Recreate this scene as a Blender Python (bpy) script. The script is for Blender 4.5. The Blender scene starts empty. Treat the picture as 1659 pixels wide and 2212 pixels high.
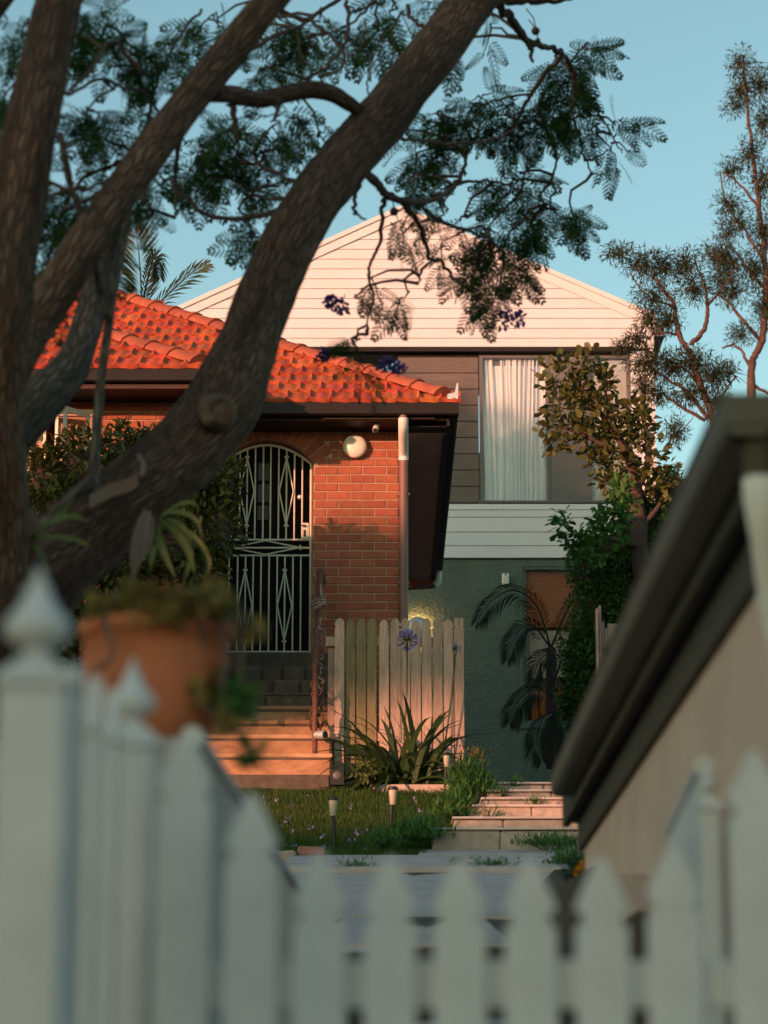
import bpy, bmesh, math, random
import numpy as np
from mathutils import Vector, Matrix, noise

# ------------------------------------------------------------------ camera, sky, sun, exposure
sc = bpy.context.scene
COL = sc.collection
R = math.radians
FPX, CX, CY, PITCH = 5800.0, 829.5, 1106.0, R(13.3)      # measured on the photograph at 1659 x 2212

cam_d = bpy.data.cameras.new('camera'); cam = bpy.data.objects.new('camera', cam_d); COL.objects.link(cam)
cam.location = (0, 0, 0); cam.rotation_euler = (R(90) + PITCH, 0, 0)
cam_d.sensor_fit = 'HORIZONTAL'; cam_d.sensor_width = 24.0; cam_d.lens = 24.0 * FPX / 1659.0
cam_d.clip_start = 0.05; cam_d.clip_end = 3000
cam_d.dof.use_dof = True; cam_d.dof.focus_distance = 26.5; cam_d.dof.aperture_fstop = 2.7
sc.camera = cam

SUN_AZ, SUN_EL = R(40), R(8)                              # from behind the camera, to its left
SUN = Vector((-math.sin(SUN_AZ) * math.cos(SUN_EL), -math.cos(SUN_AZ) * math.cos(SUN_EL), math.sin(SUN_EL)))
w = bpy.data.worlds.new('World'); sc.world = w; w.use_nodes = True
wn = w.node_tree; wn.nodes.clear()
sky = wn.nodes.new('ShaderNodeTexSky'); sky.sky_type = 'NISHITA'; sky.sun_disc = False
sky.sun_elevation = SUN_EL; sky.sun_rotation = R(180) + SUN_AZ
sky.altitude = 50; sky.air_density = 1.0; sky.dust_density = 1.0; sky.ozone_density = 1.0
bg = wn.nodes.new('ShaderNodeBackground'); bg.inputs[1].default_value = 0.15
wo = wn.nodes.new('ShaderNodeOutputWorld')
tint = wn.nodes.new('ShaderNodeMix'); tint.data_type = 'RGBA'; tint.blend_type = 'MULTIPLY'; tint.inputs[0].default_value = 1.0
tint.inputs[7].default_value = (0.81, 0.95, 0.84, 1)        # one even tint over the whole sky: the photograph's white balance
wn.links.new(sky.outputs[0], tint.inputs[6]); wn.links.new(tint.outputs[2], bg.inputs[0]); wn.links.new(bg.outputs[0], wo.inputs[0])
sl = bpy.data.lights.new('sun', 'SUN'); so = bpy.data.objects.new('sun', sl); COL.objects.link(so)
sl.energy = 3.8; sl.angle = R(0.5); sl.color = (1.0, 0.40, 0.25)
so.rotation_euler = SUN.to_track_quat('Z', 'Y').to_euler(); so.location = (-30, -40, 30)
vs = sc.view_settings; vs.view_transform = 'Standard'; vs.look = 'None'; vs.gamma = 1; vs.exposure = 0.85
vs.use_curve_mapping = False
sc.render.engine = 'CYCLES'
sc.cycles.use_denoising = True
sc.cycles.max_bounces = 6; sc.cycles.transparent_max_bounces = 12

random.seed(7); RNG = np.random.default_rng(11)

# ------------------------------------------------------------------ helpers
def at(u, v, Y):
    """Point at depth Y seen at pixel (u, v) of the 1659 x 2212 photograph."""
    x = (u - CX) / FPX; y = (CY - v) / FPX
    dy = math.cos(PITCH) - y * math.sin(PITCH); dz = math.sin(PITCH) + y * math.cos(PITCH)
    return Vector((x / dy * Y, Y, dz / dy * Y))
def atx(u, v, Y): return at(u, v, Y).x
def atz(v, Y): return at(CX, v, Y).z
def ppm(Y): return FPX * 0.985 / Y                        # pixels per metre at depth Y

def worigin(o):
    p = Vector((0, 0, 0))
    while o is not None:
        p += o.location; o = o.parent
    return p

class MB:
    def __init__(s): s.v = []; s.f = []
    def add(s, vs, fs):
        b = len(s.v); s.v += [tuple(p) for p in vs]; s.f += [tuple(i + b for i in f) for f in fs]; return s
    def box(s, a, b):
        x0, y0, z0 = a; x1, y1, z1 = b
        return s.add([(x0,y0,z0),(x1,y0,z0),(x1,y1,z0),(x0,y1,z0),(x0,y0,z1),(x1,y0,z1),(x1,y1,z1),(x0,y1,z1)],
                     [(0,3,2,1),(4,5,6,7),(0,1,5,4),(1,2,6,5),(2,3,7,6),(3,0,4,7)])
    def cbox(s, a, b, c=0.006):
        """box with chamfered edges all round"""
        x0, y0, z0 = a; x1, y1, z1 = b
        pts = []
        for (x, sx) in ((x0, 1), (x1, -1)):
            for (y, sy) in ((y0, 1), (y1, -1)):
                for (z, sz) in ((z0, 1), (z1, -1)):
                    pts += [(x + sx*c, y + sy*c, z), (x + sx*c, y, z + sz*c), (x, y + sy*c, z + sz*c)]
        bm = bmesh.new()
        for p in pts: bm.verts.new(p)
        bmesh.ops.convex_hull(bm, input=bm.verts)
        bmesh.ops.dissolve_limit(bm, angle_limit=0.02, verts=bm.verts, edges=bm.edges)
        bm.verts.index_update()
        s.add([v.co[:] for v in bm.verts], [[v.index for v in f.verts] for f in bm.faces]); bm.free(); return s
    def prism(s, outline, axis, a, b):
        """outline in 2-D, pushed along an axis: 'y' (x,z outline), 'x' (y,z), 'z' (x,y)"""
        n = len(outline)
        def P(p, t):
            return {'y': (p[0], t, p[1]), 'x': (t, p[0], p[1]), 'z': (p[0], p[1], t)}[axis]
        vs = [P(p, a) for p in outline] + [P(p, b) for p in outline]
        fs = [tuple(range(n)), tuple(range(2*n - 1, n - 1, -1))]
        fs += [(i, i + n, (i+1) % n + n, (i+1) % n) for i in range(n)]
        return s.add(vs, fs)
    def tube(s, pts, rad, n=8, lump=0.0, caps=True, freq=3.0):
        pts = [Vector(p) for p in pts]; m = len(pts)
        if not hasattr(rad, '__len__'): rad = [rad] * m
        vs = []; up = None
        for i, p in enumerate(pts):
            d = (pts[min(i+1, m-1)] - pts[max(i-1, 0)])
            if d.length < 1e-9: d = Vector((0, 0, 1))
            d.normalize()
            if up is None:
                up = d.cross(Vector((0.3, 1, 0.2))); up.normalize()
            else:
                up = up - d * up.dot(d)
                if up.length < 1e-6: up = d.orthogonal()
                up.normalize()
            sd = d.cross(up)
            for k in range(n):
                a = 2 * math.pi * k / n
                q = up * math.cos(a) + sd * math.sin(a)
                r = rad[i]
                if lump: r *= 1 + lump * noise.noise((p + q * rad[i]) * freq) + 0.4*lump * noise.noise((p + q * rad[i]) * freq * 3.1)
                vs.append(p + q * r)
        fs = []
        for i in range(m - 1):
            for k in range(n):
                k2 = (k + 1) % n
                fs.append((i*n + k, i*n + k2, (i+1)*n + k2, (i+1)*n + k))
        if caps:
            fs.append(tuple(range(n - 1, -1, -1))); fs.append(tuple(range((m-1)*n, m*n)))
        return s.add(vs, fs)
    def lathe(s, prof, c, n=24, axis=(0, 0, 1)):
        """profile (r, h) turned about an axis through c"""
        q = Vector(axis).normalized().to_track_quat('Z', 'Y'); c = Vector(c)
        vs = []; m = len(prof)
        for r, h in prof:
            for k in range(n):
                a = 2 * math.pi * k / n
                vs.append(c + q @ Vector((r * math.cos(a), r * math.sin(a), h)))
        fs = [(i*n + k, i*n + (k+1) % n, (i+1)*n + (k+1) % n, (i+1)*n + k) for i in range(m-1) for k in range(n)]
        fs.append(tuple(range(n - 1, -1, -1))); fs.append(tuple(range((m-1)*n, m*n)))
        return s.add(vs, fs)
    def mesh(s, name, origin=(0, 0, 0), smooth=False):
        me = bpy.data.meshes.new(name)
        o = Vector(origin)
        me.from_pydata([Vector(p) - o for p in s.v], [], s.f)
        bm = bmesh.new(); bm.from_mesh(me); bmesh.ops.recalc_face_normals(bm, faces=bm.faces); bm.to_mesh(me); bm.free()
        if smooth:
            me.polygons.foreach_set('use_smooth', [True] * len(me.polygons))
            if smooth != 'all':
                try: me.set_sharp_from_angle(angle=R(40))
                except Exception: pass
        return me
    def build(s, name, m, parent=None, smooth=False, origin=None):
        """world-space geometry becomes one object; origin = where its own origin is put"""
        po = worigin(parent) if parent else Vector((0, 0, 0))
        og = Vector(origin) if origin is not None else po
        o = bpy.data.objects.new(name, s.mesh(name, og, smooth)); COL.objects.link(o)
        o.data.materials.append(m)
        if parent: o.parent = parent
        o.location = og - po
        return o

def inst(name, me, parent, loc, rot=None, scale=None):
    o = bpy.data.objects.new(name, me); COL.objects.link(o)
    o.parent = parent; o.location = Vector(loc) - (worigin(parent) if parent else Vector((0,0,0)))
    if rot is not None: o.rotation_euler = rot
    if scale is not None: o.scale = scale
    return o
def tag(o, label=None, cat=None, group=None, kind=None):
    if label: o['label'] = label
    if cat: o['category'] = cat
    if group: o['group'] = group
    if kind: o['kind'] = kind
    return o
def thing(name, label, cat, loc=(0, 0, 0), group=None):
    o = bpy.data.objects.new(name, None); COL.objects.link(o); o.location = loc; o.empty_display_size = 0.1
    return tag(o, label, cat, group)
def copy_tree(o, parent=None):
    c = o.copy(); COL.objects.link(c)
    if parent: c.parent = parent
    for ch in o.children: copy_tree(ch, c)
    return c
def np_mesh(name, V, F, m, parent=None, smooth=False):
    """fast mesh from numpy arrays; F is (n, 3) or (n, 4)"""
    po = worigin(parent) if parent else Vector((0, 0, 0))
    V = np.asarray(V, np.float32) - np.array(po, np.float32)
    F = np.asarray(F, np.int32); k = F.shape[1]
    me = bpy.data.meshes.new(name)
    me.vertices.add(len(V)); me.vertices.foreach_set('co', V.ravel())
    me.loops.add(F.size); me.loops.foreach_set('vertex_index', F.ravel())
    me.polygons.add(len(F)); me.polygons.foreach_set('loop_start', np.arange(0, F.size, k, dtype=np.int32))
    if smooth: me.polygons.foreach_set('use_smooth', np.ones(len(F), bool))
    me.update(calc_edges=True); me.validate()
    o = bpy.data.objects.new(name, me); COL.objects.link(o); me.materials.append(m)
    if parent: o.parent = parent
    return o

# ------------------------------------------------------------------ materials
def nd(t, typ, **kw):
    n = t.nodes.new(typ)
    for k, v in kw.items(): setattr(n, k, v)
    return n
def mat(name, col, rough=0.75, var=0.18, scale=6.0, bump=0.15, bscale=45.0, spec=0.3, rnd=0.0, col2=None, spots=0.0,
        stretch=(1, 1, 1), metal=0.0, island=0.0, spotcol=None, spotscale=3.0, hue=0.0, bdist=0.01):
    m = bpy.data.materials.new(name); m.use_nodes = True; t = m.node_tree; L = t.links
    b = t.nodes['Principled BSDF']
    b.inputs['Roughness'].default_value = rough; b.inputs['Metallic'].default_value = metal
    b.inputs['Specular IOR Level'].default_value = spec
    tc = nd(t, 'ShaderNodeTexCoord'); mp = nd(t, 'ShaderNodeMapping'); mp.inputs['Scale'].default_value = stretch
    L.new(tc.outputs['Object'], mp.inputs[0])
    if rnd:
        oi = nd(t, 'ShaderNodeObjectInfo'); ad = nd(t, 'ShaderNodeVectorMath', operation='ADD')
        ms = nd(t, 'ShaderNodeMath', operation='MULTIPLY'); ms.inputs[1].default_value = 37.0
        L.new(oi.outputs['Random'], ms.inputs[0]); L.new(tc.outputs['Object'], ad.inputs[0]); L.new(ms.outputs[0], ad.inputs[1])
        L.new(ad.outputs[0], mp.inputs[0])
    n1 = nd(t, 'ShaderNodeTexNoise'); n1.inputs['Scale'].default_value = scale; n1.inputs['Detail'].default_value = 6
    n1.inputs['Roughness'].default_value = 0.62
    L.new(mp.outputs[0], n1.inputs['Vector'])
    cr = nd(t, 'ShaderNodeValToRGB')
    c = np.array(col); c2 = np.array(col2) if col2 is not None else c * (1 + var)
    lo = c * (1 - var) if col2 is None else c
    cr.color_ramp.elements[0].position = 0.3; cr.color_ramp.elements[0].color = (*np.clip(lo, 0, 1), 1)
    cr.color_ramp.elements[1].position = 0.7; cr.color_ramp.elements[1].color = (*np.clip(c2, 0, 1), 1)
    L.new(n1.outputs['Fac'], cr.inputs[0]); out = cr.outputs[0]
    if spots:
        n3 = nd(t, 'ShaderNodeTexNoise'); n3.inputs['Scale'].default_value = spotscale; n3.inputs['Detail'].default_value = 8
        n3.inputs['Roughness'].default_value = 0.7
        L.new(mp.outputs[0], n3.inputs['Vector'])
        r3 = nd(t, 'ShaderNodeValToRGB'); r3.color_ramp.elements[0].position = 0.56; r3.color_ramp.elements[1].position = 0.66
        L.new(n3.outputs['Fac'], r3.inputs[0])
        mu = nd(t, 'ShaderNodeMath', operation='MULTIPLY'); mu.inputs[1].default_value = spots; L.new(r3.outputs[0], mu.inputs[0])
        mx = nd(t, 'ShaderNodeMix', data_type='RGBA'); L.new(mu.outputs[0], mx.inputs[0]); L.new(out, mx.inputs[6])
        mx.inputs[7].default_value = (*(spotcol or (0.05, 0.045, 0.04)), 1); out = mx.outputs[2]
    if rnd or island or hue:
        hs = nd(t, 'ShaderNodeHueSaturation'); L.new(out, hs.inputs['Color'])
        if island:
            src = nd(t, 'ShaderNodeNewGeometry').outputs['Random Per Island']; amt = island
        else:
            src = nd(t, 'ShaderNodeObjectInfo').outputs['Random']; amt = rnd
        mr = nd(t, 'ShaderNodeMapRange'); mr.inputs[3].default_value = 1 - amt; mr.inputs[4].default_value = 1 + amt
        L.new(src, mr.inputs[0]); L.new(mr.outputs[0], hs.inputs['Value'])
        if hue:
            fr = nd(t, 'ShaderNodeMath', operation='FRACT'); m7 = nd(t, 'ShaderNodeMath', operation='MULTIPLY'); m7.inputs[1].default_value = 7.31
            L.new(src, m7.inputs[0]); L.new(m7.outputs[0], fr.inputs[0])
            mh = nd(t, 'ShaderNodeMapRange'); mh.inputs[3].default_value = 0.5 - hue; mh.inputs[4].default_value = 0.5 + hue
            L.new(fr.outputs[0], mh.inputs[0]); L.new(mh.outputs[0], hs.inputs['Hue'])
        out = hs.outputs[0]
    L.new(out, b.inputs['Base Color'])
    if bump:
        n2 = nd(t, 'ShaderNodeTexNoise'); n2.inputs['Scale'].default_value = bscale; n2.inputs['Detail'].default_value = 5
        L.new(mp.outputs[0], n2.inputs['Vector'])
        bp = nd(t, 'ShaderNodeBump'); bp.inputs['Strength'].default_value = bump; bp.inputs['Distance'].default_value = bdist
        L.new(n2.outputs['Fac'], bp.inputs['Height']); L.new(bp.outputs[0], b.inputs['Normal'])
    return m
def leafmat(name, col, col2, trans=0.3, rough=0.5, hue=0.02, spec=0.3, val=0.35):
    m = mat(name, col, rough=rough, col2=col2, scale=1.2, bump=0.0, island=val, hue=hue, spec=spec)
    t = m.node_tree; L = t.links; b = t.nodes['Principled BSDF']
    src = b.inputs['Base Color'].links[0].from_socket
    tr = nd(t, 'ShaderNodeBsdfTranslucent'); L.new(src, tr.inputs[0])
    mx = nd(t, 'ShaderNodeMixShader'); mx.inputs[0].default_value = trans
    L.new(b.outputs[0], mx.inputs[1]); L.new(tr.outputs[0], mx.inputs[2])
    L.new(mx.outputs[0], t.nodes['Material Output'].inputs[0])
    return m
def glassmat(name, tint=(0.95, 0.97, 0.97), base=0.0, ior=1.5):
    m = bpy.data.materials.new(name); m.use_nodes = True; t = m.node_tree; L = t.links; t.nodes.clear()
    tr = nd(t, 'ShaderNodeBsdfTransparent'); tr.inputs[0].default_value = (*tint, 1)
    gl = nd(t, 'ShaderNodeBsdfGlossy'); gl.inputs['Roughness'].default_value = 0.02
    fr = nd(t, 'ShaderNodeFresnel'); fr.inputs[0].default_value = ior
    ad = nd(t, 'ShaderNodeMath', operation='ADD'); ad.inputs[1].default_value = base; ad.use_clamp = True
    L.new(fr.outputs[0], ad.inputs[0])
    mx = nd(t, 'ShaderNodeMixShader'); L.new(ad.outputs[0], mx.inputs[0]); L.new(tr.outputs[0], mx.inputs[1]); L.new(gl.outputs[0], mx.inputs[2])
    o = nd(t, 'ShaderNodeOutputMaterial'); L.new(mx.outputs[0], o.inputs[0]); return m
def emis(name, col, s):
    m = bpy.data.materials.new(name); m.use_nodes = True; b = m.node_tree.nodes['Principled BSDF']
    b.inputs['Emission Color'].default_value = (*col, 1); b.inputs['Emission Strength'].default_value = s
    b.inputs['Base Color'].default_value = (*col, 1); return m

M = dict(
    brick=mat('brick', (0.30, 0.092, 0.052), 0.85, 0.16, 14, 0.35, 70, rnd=0.13, hue=0.006, spots=0.25, spotscale=9, spotcol=(0.12, 0.05, 0.04)),
    mortar=mat('mortar', (0.40, 0.27, 0.20), 0.95, 0.2, 20, 0.4, 90),
    tile=mat('roof_tile', (0.40, 0.085, 0.036), 0.7, 0.28, 9, 0.4, 60, rnd=0.2, hue=0.01, spots=0.28, spotscale=6, spotcol=(0.16, 0.085, 0.06), spec=0.25),
    ridge=mat('ridge_tile', (0.34, 0.088, 0.048), 0.75, 0.25, 7, 0.4, 40, rnd=0.2, spots=0.45, spotscale=5, spotcol=(0.18, 0.11, 0.085)),
    white_board=mat('white_weatherboard', (0.58, 0.59, 0.64), 0.6, 0.05, 2, 0.05, 30, rnd=0.025, spots=0.18, spotscale=1.6, spotcol=(0.58, 0.58, 0.57)),
    white_paint=mat('white_fence_paint', (0.54, 0.54, 0.55), 0.55, 0.12, 5, 0.12, 35, spots=0.4, spotscale=4, spotcol=(0.40, 0.41, 0.38)),
    cream_metal=mat('cream_metal', (0.62, 0.60, 0.48), 0.5, 0.12, 15, 0.1, 80, spots=0.3, spotscale=12, spotcol=(0.40, 0.26, 0.15)),
    dark_trim=mat('dark_trim', (0.016, 0.012, 0.011), 0.5, 0.25, 5, 0.08, 40, spec=0.2),
    brown_timber=mat('brown_timber', (0.055, 0.030, 0.022), 0.65, 0.25, 8, 0.2, 40, stretch=(1, 4, 4)),
    soffit=mat('soffit_sheet', (0.42, 0.30, 0.25), 0.8, 0.15, 4, 0.1, 40),
    pipe=mat('brown_downpipe', (0.19, 0.105, 0.095), 0.5, 0.15, 5, 0.05, 40),
    pvc=mat('white_pipe', (0.72, 0.70, 0.66), 0.45, 0.06, 8, 0.03, 30),
    slat=mat('screen_slat', (0.125, 0.10, 0.095), 0.6, 0.45, 3, 0.3, 30, stretch=(1.6, 6, 60), rnd=0.08),
    grey_frame=mat('grey_window_frame', (0.11, 0.105, 0.11), 0.45, 0.08, 5, 0.03, 40),
    grey_panel=mat('grey_wall_panel', (0.12, 0.12, 0.125), 0.6, 0.06, 3, 0.04, 60),
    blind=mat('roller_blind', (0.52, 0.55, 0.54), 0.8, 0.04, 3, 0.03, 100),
    render=mat('green_render', (0.095, 0.130, 0.108), 0.9, 0.14, 3, 1.0, 24, bdist=0.035),
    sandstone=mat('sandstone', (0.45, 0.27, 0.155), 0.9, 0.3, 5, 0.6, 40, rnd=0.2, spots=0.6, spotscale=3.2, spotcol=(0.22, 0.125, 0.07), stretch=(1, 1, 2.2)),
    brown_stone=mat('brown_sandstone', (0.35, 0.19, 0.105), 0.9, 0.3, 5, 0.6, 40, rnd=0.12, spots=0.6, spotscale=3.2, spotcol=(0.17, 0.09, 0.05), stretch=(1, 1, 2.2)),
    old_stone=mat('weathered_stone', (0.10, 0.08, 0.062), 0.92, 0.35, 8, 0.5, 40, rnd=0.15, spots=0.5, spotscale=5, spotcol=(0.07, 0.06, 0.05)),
    garden_stone=mat('garden_step_stone', (0.44, 0.34, 0.28), 0.92, 0.22, 9, 0.5, 45, rnd=0.1, spots=0.35, spotscale=5, spotcol=(0.22, 0.17, 0.14)),
    sky_lit_tread=mat('step_tread', (0.60, 0.50, 0.45), 0.9, 0.15, 8, 0.4, 50, spots=0.35, spotscale=6, spotcol=(0.36, 0.30, 0.26)),  # paler than the risers: the sky-lit nosing put into colour
    concrete=mat('concrete', (0.46, 0.385, 0.37), 0.95, 0.15, 4, 0.35, 60, spots=0.5, spotscale=2.2, spotcol=(0.25, 0.21, 0.20), spec=0.03),
    moss_timber=mat('mossy_timber', (0.21, 0.17, 0.09), 0.85, 0.3, 5, 0.3, 30, stretch=(12, 12, 1), rnd=0.1, spots=0.5, spotscale=2.5, spotcol=(0.12, 0.12, 0.05)),
    raw_timber=mat('raw_timber', (0.40, 0.28, 0.22), 0.8, 0.3, 5, 0.3, 30, stretch=(12, 12, 1), rnd=0.16, spots=0.4, spotscale=2.2, spotcol=(0.22, 0.15, 0.11)),
    rust=mat('rusty_iron', (0.13, 0.055, 0.038), 0.75, 0.4, 20, 0.5, 90, spots=0.4, spotscale=14, spotcol=(0.32, 0.15, 0.08)),
    chain=mat('weathered_rope', (0.28, 0.21, 0.17), 0.8, 0.3, 25, 0.4, 90),
    door=mat('dark_door', (0.008, 0.006, 0.005), 0.6, 0.3, 5, 0.1, 30, stretch=(6, 6, 1), spec=0.08),
    door_glass=mat('dark_door_glass', (0.02, 0.016, 0.015), 0.25, 0.3, 30, 0.3, 40, spec=0.25),
    soil=mat('soil', (0.075, 0.055, 0.04), 0.95, 0.4, 5, 0.6, 30),
    turf=mat('turf_soil', (0.03, 0.06, 0.015), 0.95, 0.4, 5, 0.6, 30),
    bark=mat('bark', (0.060, 0.037, 0.028), 0.95, 0.4, 14, 1.0, 20, col2=(0.20, 0.122, 0.09), stretch=(1.6, 1.6, 0.8), spots=0.55, spotscale=4.5, spotcol=(0.23, 0.19, 0.165), bdist=0.06),
    grey_bark=mat('grey_bark', (0.085, 0.066, 0.056), 0.92, 0.35, 6, 0.9, 18, col2=(0.18, 0.145, 0.125), spots=0.4, spotscale=4, spotcol=(0.26, 0.23, 0.21), bdist=0.03),
    twig=mat('twig_bark', (0.07, 0.045, 0.04), 0.9, 0.3, 8, 0.3, 30),
    gum_bark=mat('gum_bark', (0.085, 0.046, 0.038), 0.8, 0.3, 8, 0.3, 30),
    terracotta=mat('terracotta', (0.47, 0.145, 0.065), 0.8, 0.2, 6, 0.2, 40, spots=0.3, spotscale=4, spotcol=(0.36, 0.16, 0.10)),
    garage_wall=mat('garage_render', (0.60, 0.43, 0.35), 0.9, 0.10, 2.5, 0.6, 45, spots=0.25, spotscale=2, spotcol=(0.42, 0.31, 0.26)),
    garage_green=mat('olive_gutter_paint', (0.10, 0.088, 0.062), 0.5, 0.12, 4, 0.05, 40),
    garage_olive=mat('olive_beam_paint', (0.06, 0.05, 0.03), 0.7, 0.15, 4, 0.1, 40),
    black=mat('black_plastic', (0.02, 0.02, 0.02), 0.5, 0.1, 5, 0.05, 40),
    lamp_lens=mat('solar_lamp_lens', (0.46, 0.40, 0.30), 0.35, 0.05, 9, 0.03, 40),
    lamp_white=mat('opal_lamp', (0.80, 0.74, 0.66), 0.35, 0.03, 5, 0.0, 40),
    galv=mat('galvanised_steel', (0.55, 0.55, 0.55), 0.45, 0.15, 14, 0.1, 50, metal=0.6),
    sash=mat('white_sash_paint', (0.72, 0.68, 0.62), 0.5, 0.05, 7, 0.05, 40),
    cloth=mat('rag_cloth', (0.15, 0.11, 0.092), 0.95, 0.2, 12, 0.4, 60),
    asphalt=mat('asphalt', (0.06, 0.06, 0.06), 0.9, 0.2, 6, 0.3, 60),
    paver=mat('red_paver', (0.34, 0.15, 0.12), 0.9, 0.2, 9, 0.4, 50),
    glass=glassmat('window_glass'), dark_glass=glassmat('dark_window_glass', (0.9, 0.85, 0.8), 0.0, 1.2),
    curtain=mat('white_curtain', (0.86, 0.85, 0.89), 0.9, 0.03, 8, 0.05, 80),
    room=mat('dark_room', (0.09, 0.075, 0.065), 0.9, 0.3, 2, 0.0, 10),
    orange_reflection=mat('window_reflection', (0.34, 0.125, 0.05), 0.7, 0.3, 6, 0.1, 30, stretch=(1, 1, 10)),  # warm reflection in the lower window, put into colour
    pod=mat('seed_pod', (0.05, 0.03, 0.025), 0.7, 0.3, 9, 0.2, 40),
    house_wall=mat('grey_render', (0.35, 0.32, 0.29), 0.9, 0.1, 3, 0.2, 30),
    l_jac=leafmat('jacaranda_leaf', (0.016, 0.044, 0.010), (0.036, 0.076, 0.016), 0.25, 0.7, 0.025, 0.08),
    l_hedge=leafmat('hedge_leaf', (0.045, 0.065, 0.014), (0.11, 0.105, 0.022), 0.25, 0.4, 0.035, 0.4),
    l_shrub=leafmat('shrub_leaf', (0.07, 0.085, 0.025), (0.11, 0.11, 0.035), 0.3, 0.45, 0.03),
    l_green=leafmat('green_leaf', (0.035, 0.115, 0.022), (0.075, 0.17, 0.035), 0.3, 0.5, 0.02),
    l_gum=leafmat('gum_leaf', (0.028, 0.044, 0.018), (0.052, 0.066, 0.028), 0.25, 0.5, 0.03),
    l_palm=leafmat('palm_leaf', (0.012, 0.022, 0.010), (0.024, 0.036, 0.016), 0.25, 0.5, 0.02),
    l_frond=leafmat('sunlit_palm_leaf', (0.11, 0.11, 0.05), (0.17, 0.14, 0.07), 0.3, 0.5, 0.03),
    l_strap=leafmat('strap_leaf', (0.014, 0.040, 0.010), (0.034, 0.072, 0.018), 0.2, 0.4, 0.03, 0.4),
    l_pot=leafmat('succulent_leaf', (0.20, 0.165, 0.045), (0.32, 0.22, 0.07), 0.3, 0.5, 0.04),
    l_grass=leafmat('grass_blade', (0.026, 0.080, 0.012), (0.070, 0.120, 0.022), 0.35, 0.55, 0.03),
    l_fern=leafmat('fern_leaf', (0.07, 0.11, 0.03), (0.13, 0.15, 0.05), 0.3, 0.5, 0.03),
    f_purple=leafmat('purple_flower', (0.09, 0.05, 0.25), (0.14, 0.08, 0.34), 0.3, 0.6, 0.02),
    f_blue=leafmat('lilac_flower', (0.27, 0.24, 0.50), (0.36, 0.32, 0.60), 0.3, 0.6, 0.02),
    f_orange=leafmat('orange_flower', (0.75, 0.27, 0.02), (0.85, 0.36, 0.03), 0.3, 0.6, 0.02),
    f_seed=leafmat('seed_head', (0.36, 0.20, 0.06), (0.48, 0.28, 0.08), 0.3, 0.7, 0.03),
)
def barkmat(name, c0, c1, crack):
    m = bpy.data.materials.new(name); m.use_nodes = True; t = m.node_tree; L = t.links; b = t.nodes['Principled BSDF']
    b.inputs['Roughness'].default_value = .95; b.inputs['Specular IOR Level'].default_value = .15
    at_ = nd(t, 'ShaderNodeAttribute', attribute_name='bark_co'); at_.attribute_type = 'GEOMETRY'
    nz = nd(t, 'ShaderNodeTexNoise'); nz.inputs['Scale'].default_value = 9; nz.inputs['Detail'].default_value = 3; L.new(at_.outputs['Vector'], nz.inputs['Vector'])
    mxv = nd(t, 'ShaderNodeMix', data_type='VECTOR'); mxv.inputs[0].default_value = .05; L.new(at_.outputs['Vector'], mxv.inputs[4]); L.new(nz.outputs['Color'], mxv.inputs[5])
    vo = nd(t, 'ShaderNodeTexVoronoi', feature='DISTANCE_TO_EDGE'); vo.inputs['Scale'].default_value = 52; L.new(mxv.outputs[1], vo.inputs['Vector'])
    r1 = nd(t, 'ShaderNodeValToRGB'); r1.color_ramp.elements[0].position = 0.0; r1.color_ramp.elements[0].color = (.25, .25, .25, 1); r1.color_ramp.elements[1].position = .22; L.new(vo.outputs['Distance'], r1.inputs[0])
    n2 = nd(t, 'ShaderNodeTexNoise'); n2.inputs['Scale'].default_value = 6; n2.inputs['Detail'].default_value = 8; n2.inputs['Roughness'].default_value = .7; L.new(at_.outputs['Vector'], n2.inputs['Vector'])
    r2 = nd(t, 'ShaderNodeValToRGB'); r2.color_ramp.elements[0].position = .34; r2.color_ramp.elements[0].color = (*c0, 1); r2.color_ramp.elements[1].position = .68; r2.color_ramp.elements[1].color = (*c1, 1); L.new(n2.outputs['Fac'], r2.inputs[0])
    mx = nd(t, 'ShaderNodeMix', data_type='RGBA'); mx.inputs[6].default_value = (*crack, 1); L.new(r1.outputs[0], mx.inputs[0]); L.new(r2.outputs[0], mx.inputs[7]); L.new(mx.outputs[2], b.inputs['Base Color'])
    n3 = nd(t, 'ShaderNodeTexNoise'); n3.inputs['Scale'].default_value = 60; n3.inputs['Detail'].default_value = 5; L.new(at_.outputs['Vector'], n3.inputs['Vector'])
    ml = nd(t, 'ShaderNodeMath', operation='MULTIPLY_ADD'); ml.inputs[1].default_value = .5; L.new(n3.outputs['Fac'], ml.inputs[0]); L.new(r1.outputs[0], ml.inputs[2])
    bp = nd(t, 'ShaderNodeBump'); bp.inputs['Strength'].default_value = 1.0; bp.inputs['Distance'].default_value = .012; L.new(ml.outputs[0], bp.inputs['Height']); L.new(bp.outputs[0], b.inputs['Normal'])
    return m
M['limb_bark'] = barkmat('limb_bark', (0.050, 0.031, 0.024), (0.20, 0.125, 0.092), (0.028, 0.018, 0.014))
M['limb_grey'] = barkmat('limb_grey_bark', (0.070, 0.054, 0.046), (0.21, 0.17, 0.145), (0.03, 0.024, 0.02))

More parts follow.
